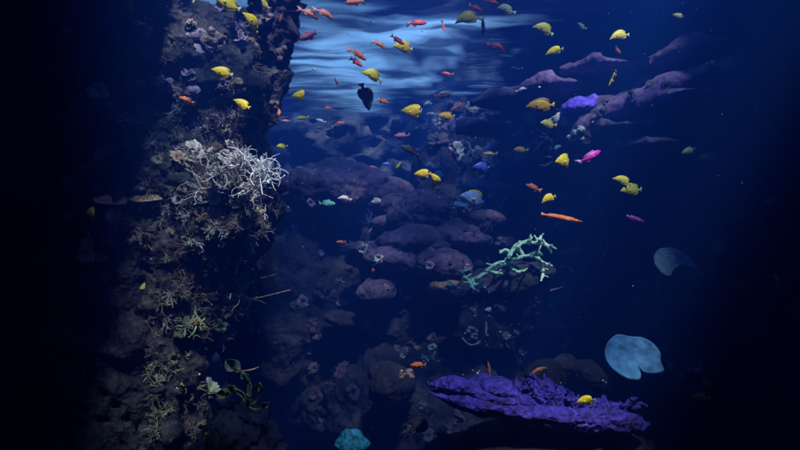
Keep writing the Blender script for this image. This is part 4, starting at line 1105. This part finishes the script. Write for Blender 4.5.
T, A, W, S = 'tang', 'anthias', 'wrasse', 'sailfin'
GY = 'yellow tangs'; GO = 'orange and red anthias'
FISH = [
 # kind colour px py len heading depth label yaw bend arch
 (T, 'lime', 227, 3, 27, 158, 5.2, 'yellow-green fish cut by the top edge, in front of the pillar top', 15, .5, 0),
 (T, 'lemon', 253, 22, 24, 138, 5.2, 'yellow-green fish pointing up left below the one at the top edge', -10, -.5, 0),
 (T, 'yellow', 222, 72, 23, 163, 5.0, 'yellow fish in front of the pillar, second below the top edge fish', 20, .5, 0),
 (T, 'yellow', 242, 104, 20, 150, 5.0, 'small yellow fish in front of the pillar, the lowest of three there', -20, .5, 0),
 (T, 'yellow', 301, 96, 21, 170, 5.6, 'yellow fish in open blue water just right of the pillar', 10, .5, 0),
 (T, 'olive', 129, 5, 17, -75, 5.3, 'dim yellow fish swimming down at the dark top left', 0, 0, 0),
 (T, 'lemon', 372, 74, 23, 158, 6.0, 'bright lemon fish right above the dark upright fish', 20, -.5, .5),
 (T, 'yellow', 404, 47, 24, 178, 6.2, 'yellow fish with a red fish touching its back', 10, 0, 0),
 (T, 'yellow', 466, 17, 23, 187, 6.2, 'pale-tailed yellow fish nosing down left near the top middle', 10, 0, .5),
 (T, 'pale green', 505, 9, 18, 168, 6.2, 'pale green fish near the top edge right of the red ones', 20, .5, .5),
 (T, 'lime', 544, 28, 24, 160, 6.2, 'slender yellow-green fish, upper of two right of centre', 30, .5, .5),
 (T, 'lemon', 554, 51, 18, 188, 6.2, 'stubby yellow fish below the slender yellow-green one', 25, -.5, .5),
 (T, 'lime', 619, 35, 21, 190, 6.4, 'arched yellow-green fish at the upper right', 15, 0, .5),
 (W, 'lemon', 613, 79, 17, 242, 6.4, 'narrow yellow fish tilted steeply below the arched one', 20, .5, 0),
 (T, 'yellow', 414, 112, 28, 166, 6.2, 'large yellow fish in the middle with a small orange group right of it', 10, -.5, 0),
 (T, 'golden', 446, 116, 18, 172, 6.3, 'small amber yellow fish right of the large middle one', 20, .5, 0),
 (T, 'golden', 540, 105, 29, 182, 5.9, 'golden brown fish with a dusky belly, in front of the dusky ridge', 5, 0, 0),
 (T, 'olive', 547, 124, 16, 172, 7.0, 'dim olive fish below the golden brown one', 10, 0, 0),
 (T, 'yellow', 423, 174, 19, 176, 6.2, 'yellow fish above the dome coral, left one of the touching pair', 10, .5, 0),
 (T, 'lemon', 436, 181, 20, 112, 6.1, 'yellow fish with its pale tail hanging down, right one of the touching pair', 15, .5, .5),
 (T, 'lemon', 565, 161, 25, 184, 6.0, 'bright lemon fish nose to nose with the magenta fish', 5, 0, 0),
 (T, 'lemon', 548, 198, 17, 204, 6.6, 'small curved yellow fish above the long orange fish', 30, 0, .5),
 (T, 'lemon', 622, 180, 19, 155, 6.0, 'yellow fish at the right, upper one of a close pair', 30, -.5, .5),
 (T, 'lime', 631, 190, 25, 182, 6.0, 'olive-lime fish at the right, lower one of a close pair', 20, 0, 0),
 (T, 'olive', 688, 151, 15, 198, 6.2, 'dim yellow fish at the dark right, left one of two', 20, 0, 0),
 (T, 'olive', 708, 158, 20, 176, 6.4, 'dim olive fish at the dark right, right one of two', 10, 0, 0),
 (T, 'olive', 678, 16, 11, 150, 7.0, 'faint greenish fish near the dark top right', 20, 0, 0),
 (T, 'lemon', 586, 400, 19, 194, 4.9, 'lime yellow fish resting over the purple log', 15, 0, 0),
 (T, 'golden', 699, 397, 17, 180, 6.6, 'dim amber fish at the dark lower right', 20, 0, 0),
 (T, 'olive', 705, 382, 14, 130, 6.9, 'dim olive fish above the amber one at the lower right', 20, 0, 0),
 (T, 'yellow', 92, 213, 21, 178, 5.0, 'yellow fish under the pinkish plate coral at the dark left', 10, 0, 0),
 (T, 'olive', 143, 287, 9, 80, 5.2, 'tiny yellowish fish at the dark left middle', 30, 0, 0),
 (T, 'lime', 400, 166, 11, 205, 7.0, 'tiny slim yellow fish left of the touching pair', 50, 0, 0),
 (T, 'olive', 749, 296, 14, -70, 6.8, 'faint yellow fish pointing down at the dark right', 20, 0, 0),
 (T, 'lime', 264, 3, 11, 120, 5.6, 'little green fish at the top edge beside the hanging rock', 30, 0, 0),
 (T, 'lime', 281, 146, 11, 182, 5.9, 'little green fish just above the bright tentacled coral', 10, 0, 0),
 (A, 'olive', 303, 118, 13, 190, 7.2, 'dim green fish below the yellow fish in open blue water', 10, 0, 0),
 (T, 'pale green', 581, 26, 10, 150, 7.0, 'tiny pale green fish between the two pairs of yellow-green fish', 20, 0, 0),
 (A, 'olive', 490, 154, 16, 178, 8.0, 'dim olive fish above the blue fish', 10, 0, 0),
 (T, 'golden', 519, 150, 12, 178, 8.0, 'small brownish yellow fish above the low blue dome', 10, 0, 0),
 (A, 'salmon', 282, 17, 12, -130, 5.6, 'small curled salmon fish beside the hanging rock', 30, 1, .5),
 (A, 'salmon', 310, 13, 19, -32, 5.8, 'salmon fish near the top, left one of two side by side', 10, .5, 0),
 (A, 'salmon', 325, 13, 20, -30, 5.8, 'salmon fish near the top, right one of two side by side', 10, 0, 0),
 (A, 'pink', 310, 36, 27, 184, 5.8, 'pink-violet fish with large fins below the two salmon ones', 10, .5, 0),
 (A, 'salmon', 355, 2, 23, 174, 5.8, 'salmon and yellow fish cut by the top edge', 10, 0, 0),
 (A, 'orange', 358, 54, 19, -32, 6.0, 'orange fish above a red one, left of the bright patches', 10, 0, 0),
 (A, 'red', 356, 62, 18, -38, 6.0, 'red fish close below an orange one above the lemon fish', 10, 0, 0),
 (A, 'orange', 379, 44, 17, -26, 6.0, 'orange fish with raised back fin in front of the bright patches', 10, .5, .5),
 (A, 'red', 397, 40, 18, -30, 6.0, 'red fish touching the back of a yellow fish', 10, 0, 0),
 (A, 'red', 417, 23, 21, 6, 6.4, 'long red fish with a pale tail near the top middle', 10, 0, 0),
 (A, 'red', 443, 27, 11, -70, 6.8, 'tiny red fish pointing down left of the pale-tailed yellow fish', 30, 0, 0),
 (A, 'red', 447, 74, 11, 172, 7.0, 'tiny red fish alone below the top middle', 10, 0, 0),
 (A, 'red', 476, 8, 18, -32, 6.2, 'red fish near the top edge, right above the pale-tailed yellow fish', 10, 0, 0),
 (A, 'red', 491, 2, 16, -22, 6.2, 'red fish cut by the top edge near the pale green fish', 10, 0, 0),
 (A, 'red', 498, 46, 20, -28, 6.3, 'red fish with raised tail below the navy fish', 10, 1, .5),
 (A, 'orange', 382, 101, 15, -24, 6.4, 'orange-red fish just right of the dark upright fish', 10, 0, 0),
 (A, 'salmon', 336, 81, 8, -70, 7.0, 'tiny pink fish left of the dark upright fish', 10, 0, 0),
 (A, 'red', 329, 108, 9, 178, 7.2, 'tiny red fish, upper of two in blue water', 10, 0, 0),
 (A, 'red', 340, 123, 9, 178, 7.2, 'tiny red fish, lower of two in blue water', 10, 0, 0),
 (T, 'orange', 279, 112, 8, 95, 5.7, 'small orange oval fish against the dark pillar edge', 20, 0, 0),
 (A, 'pink', 286, 121, 9, 178, 5.8, 'tiny pink fish below the orange oval one', 10, 0, 0),
 (A, 'mauve', 402, 136, 17, 175, 6.8, 'mauve fish below the large middle yellow fish', 10, 0, 0),
 (A, 'dull orange', 444, 96, 16, 2, 6.5, 'orange-brown fish above the amber yellow one', 10, 0, 0),
 (A, 'dull orange', 439, 108, 11, -50, 6.5, 'small brown-orange fish between the yellow ones', 10, 0, 0),
 (W, 'salmon', 457, 107, 18, 210, 6.8, 'slim pale orange fish slanting right of the amber yellow fish', 10, 0, 0),
 (W, 'red', 451, 153, 11, 72, 7.0, 'thin red and white fish standing upright', 10, 0, 0),
 (A, 'dull orange', 593, 84, 11, -40, 8.0, 'dull red fish over the dusky ridge', 10, 0, 0),
 (W, 'red', 596, 110, 20, 14, 8.2, 'slim reddish fish lying along the violet folded coral', 10, 0, .5),
 (A, 'dull orange', 534, 188, 20, 160, 7.2, 'dull orange fish right of the lilac plate coral', 10, 0, 0),
 (W, 'orange', 562, 218, 46, -10, 6.8, 'long slim orange-red fish pointing right', 10., 0, 0),
 (A, 'dull orange', 617, 50, 11, -62, 7.6, 'faint red fish below the arched yellow-green one', 10, 0, 0),
 (A, 'orange', 341, 242, 11, 180, 8.2, 'small orange fish lying on the thin mauve shelf', 10, 0, 0),
 (T, 'orange', 373, 271, 7, 95, 7.6, 'tiny orange fish upright in dark water above the lowest mauve boulder', 40, 0, 0),
 (A, 'orange', 419, 365, 19, 186, 5.6, 'orange fish alone in the dark water left of centre bottom', 20, 0, 0),
 (W, 'dull orange', 489, 368, 14, 98, 5.8, 'thin rust fish upright in the dark above the purple log', 10, 0, 0),
 (W, 'orange', 538, 370, 22, 22, 5.6, 'orange fish curved along the grey-brown boulder', 10, 0, .5),
 (A, 'orange', 187, 100, 16, 162, 5.2, 'orange fish in front of the dark upper pillar', 10, 0, 0),
 (A, 'dull orange', 67, 30, 15, 172, 5.5, 'faint red fish at the dark top left, lower of two', 10, 0, 0),
 (A, 'dull orange', 58, 17, 15, 160, 5.5, 'faint red fish at the dark top left, upper of two', 10, 0, 0),
 (W, 'magenta', 636, 219, 22, -18, 6.8, 'slim purple-pink fish at the right below the olive-lime fish', 10, 0, 0),
 (A, 'magenta', 590, 157, 28, 30, 6.0, 'magenta fish with a long lilac tail', 10, .5, 0),
 (A, 'pink', 373, 167, 7, 178, 7.4, 'tiny pink fish above the largest mound', 10, 0, 0),
 (S, 'dark', 366, 96, 30, -78, 6.0, 'dark slate fish hanging upright with gold edged fins', 15, 0, 0),
 (W, 'navy', 483, 27, 19, -88, 6.4, 'navy teardrop fish pointing down near the top middle', 10, 0, 0),
 (A, 'navy', 515, 69, 11, 178, 7.0, 'tiny navy fish in the blue water above the far reef', 10, 0, 0),
 (A, 'dark olive', 411, 151, 25, 156, 6.6, 'dark olive fish under the mauve fish', 10, 0, 0),
 (T, 'blue', 482, 167, 21, 178, 7.2, 'round deep blue fish left of the low blue dome', 10, 0, 0),
 (T, 'bicolor', 475, 199, 34, 165, 6.9, 'light blue fish with yellow fins and deep blue tail beside the dome coral', 10, 0, 0),
 (A, 'blue', 387, 164, 11, 178, 7.0, 'small blue fish beside the tiny slim yellow fish', 10, 0, 0),
 (A, 'turquoise', 325, 204, 23, 0, 7.4, 'glowing turquoise fish below the largest mound', 10, 0, 0),
 (A, 'white', 345, 198, 16, 170, 7.9, 'pale bluish fish behind the turquoise one', 10, 0, .5),
 (T, 'pale blue', 599, 123, 19, 178, 7.4, 'light blue fish under the violet folded coral', 10, 0, 0),
 (A, 'pale blue', 556, 148, 14, 25, 7.6, 'small light blue fish above the bright lemon fish', 10, 0, 0),
 (A, 'white', 522, 89, 11, 20, 7.4, 'small white curved fish at the left end of the dusky ridge', 10, 0, .5),
 (A, 'white', 429, 103, 12, 190, 6.6, 'white fish above right of the large middle yellow fish', 10, 0, .5),
 (A, 'white', 432, 114, 12, 178, 6.7, 'white fish at the tail of the large middle yellow fish', 10, 0, 0),
 (A, 'white', 315, 70, 9, 150, 6.6, 'tiny white fish in the bright blue water below the pink-violet one', 10, 0, 0),
 (A, 'pale blue', 321, 121, 12, 160, 7.2, 'tiny pale fish left of the lower tiny red fish', 10, 0, 0),
 (A, 'pale green', 193, 3, 9, 60, 5.4, 'tiny pale green fish at the top edge over the pillar', 10, 0, 0),
]
for f in FISH:
    k, col, px, py, L, ang, d, lb, yaw, bend, arch = f
    fr = random.Random(px * 7 + py)
    if k != W: bend = fr.choice((-.9, -.5, 0, .5, .9)); yaw = fr.choice((-1, 1)) * fr.uniform(0, 38)
    fish(k, col, px, py, L, ang, d, lb, yaw, bend, arch, tall=.62 if k == W and L > 30 else 1.0, group=GY if k == T and col in ('yellow', 'lemon', 'lime', 'olive', 'golden') else (GO if col in ('orange', 'red', 'salmon', 'dull orange') else None))

# ------------------------------------------------------------------ camera, sun, sky
cd = bpy.data.cameras.new('camera'); cam = bpy.data.objects.new('camera', cd); COL.objects.link(cam)
cam.location = (0, 0, CAMZ); cam.rotation_euler = (radians(90), 0, 0)
cd.sensor_width = 36; cd.lens = 18 / math.tan(radians(30)); cd.clip_end = 200; cd.clip_start = .05
SC.camera = cam

EL, AZ = radians(57), radians(-74)      # sun direction: elevation, azimuth measured from +X towards +Y
sd = Vector((cos(EL) * cos(AZ), cos(EL) * sin(AZ), sin(EL)))
ld = bpy.data.lights.new('sun', 'SUN'); ld.energy = 5.0; ld.angle = radians(5); ld.color = (1, .96, .9)
sun = bpy.data.objects.new('sun', ld); COL.objects.link(sun)
sun.rotation_euler = (-sd).to_track_quat('-Z', 'Y').to_euler()
w = bpy.data.worlds.new('World'); SC.world = w; w.use_nodes = True
nt = w.node_tree; bg = nt.nodes['Background']
sk = nt.nodes.new('ShaderNodeTexSky'); sk.sky_type = 'NISHITA'; sk.sun_disc = False
sk.sun_elevation = EL; sk.sun_rotation = math.atan2(sd.x, sd.y)
nt.links.new(sk.outputs[0], bg.inputs[0]); bg.inputs[1].default_value = 0.06
SC.view_settings.view_transform = 'Standard'; SC.view_settings.look = 'None'
SC.view_settings.gamma = 1; SC.view_settings.use_curve_mapping = False
SC.view_settings.exposure = 2.1
SC.cycles.max_bounces = 8; SC.cycles.volume_bounces = 0; SC.cycles.transparent_max_bounces = 12
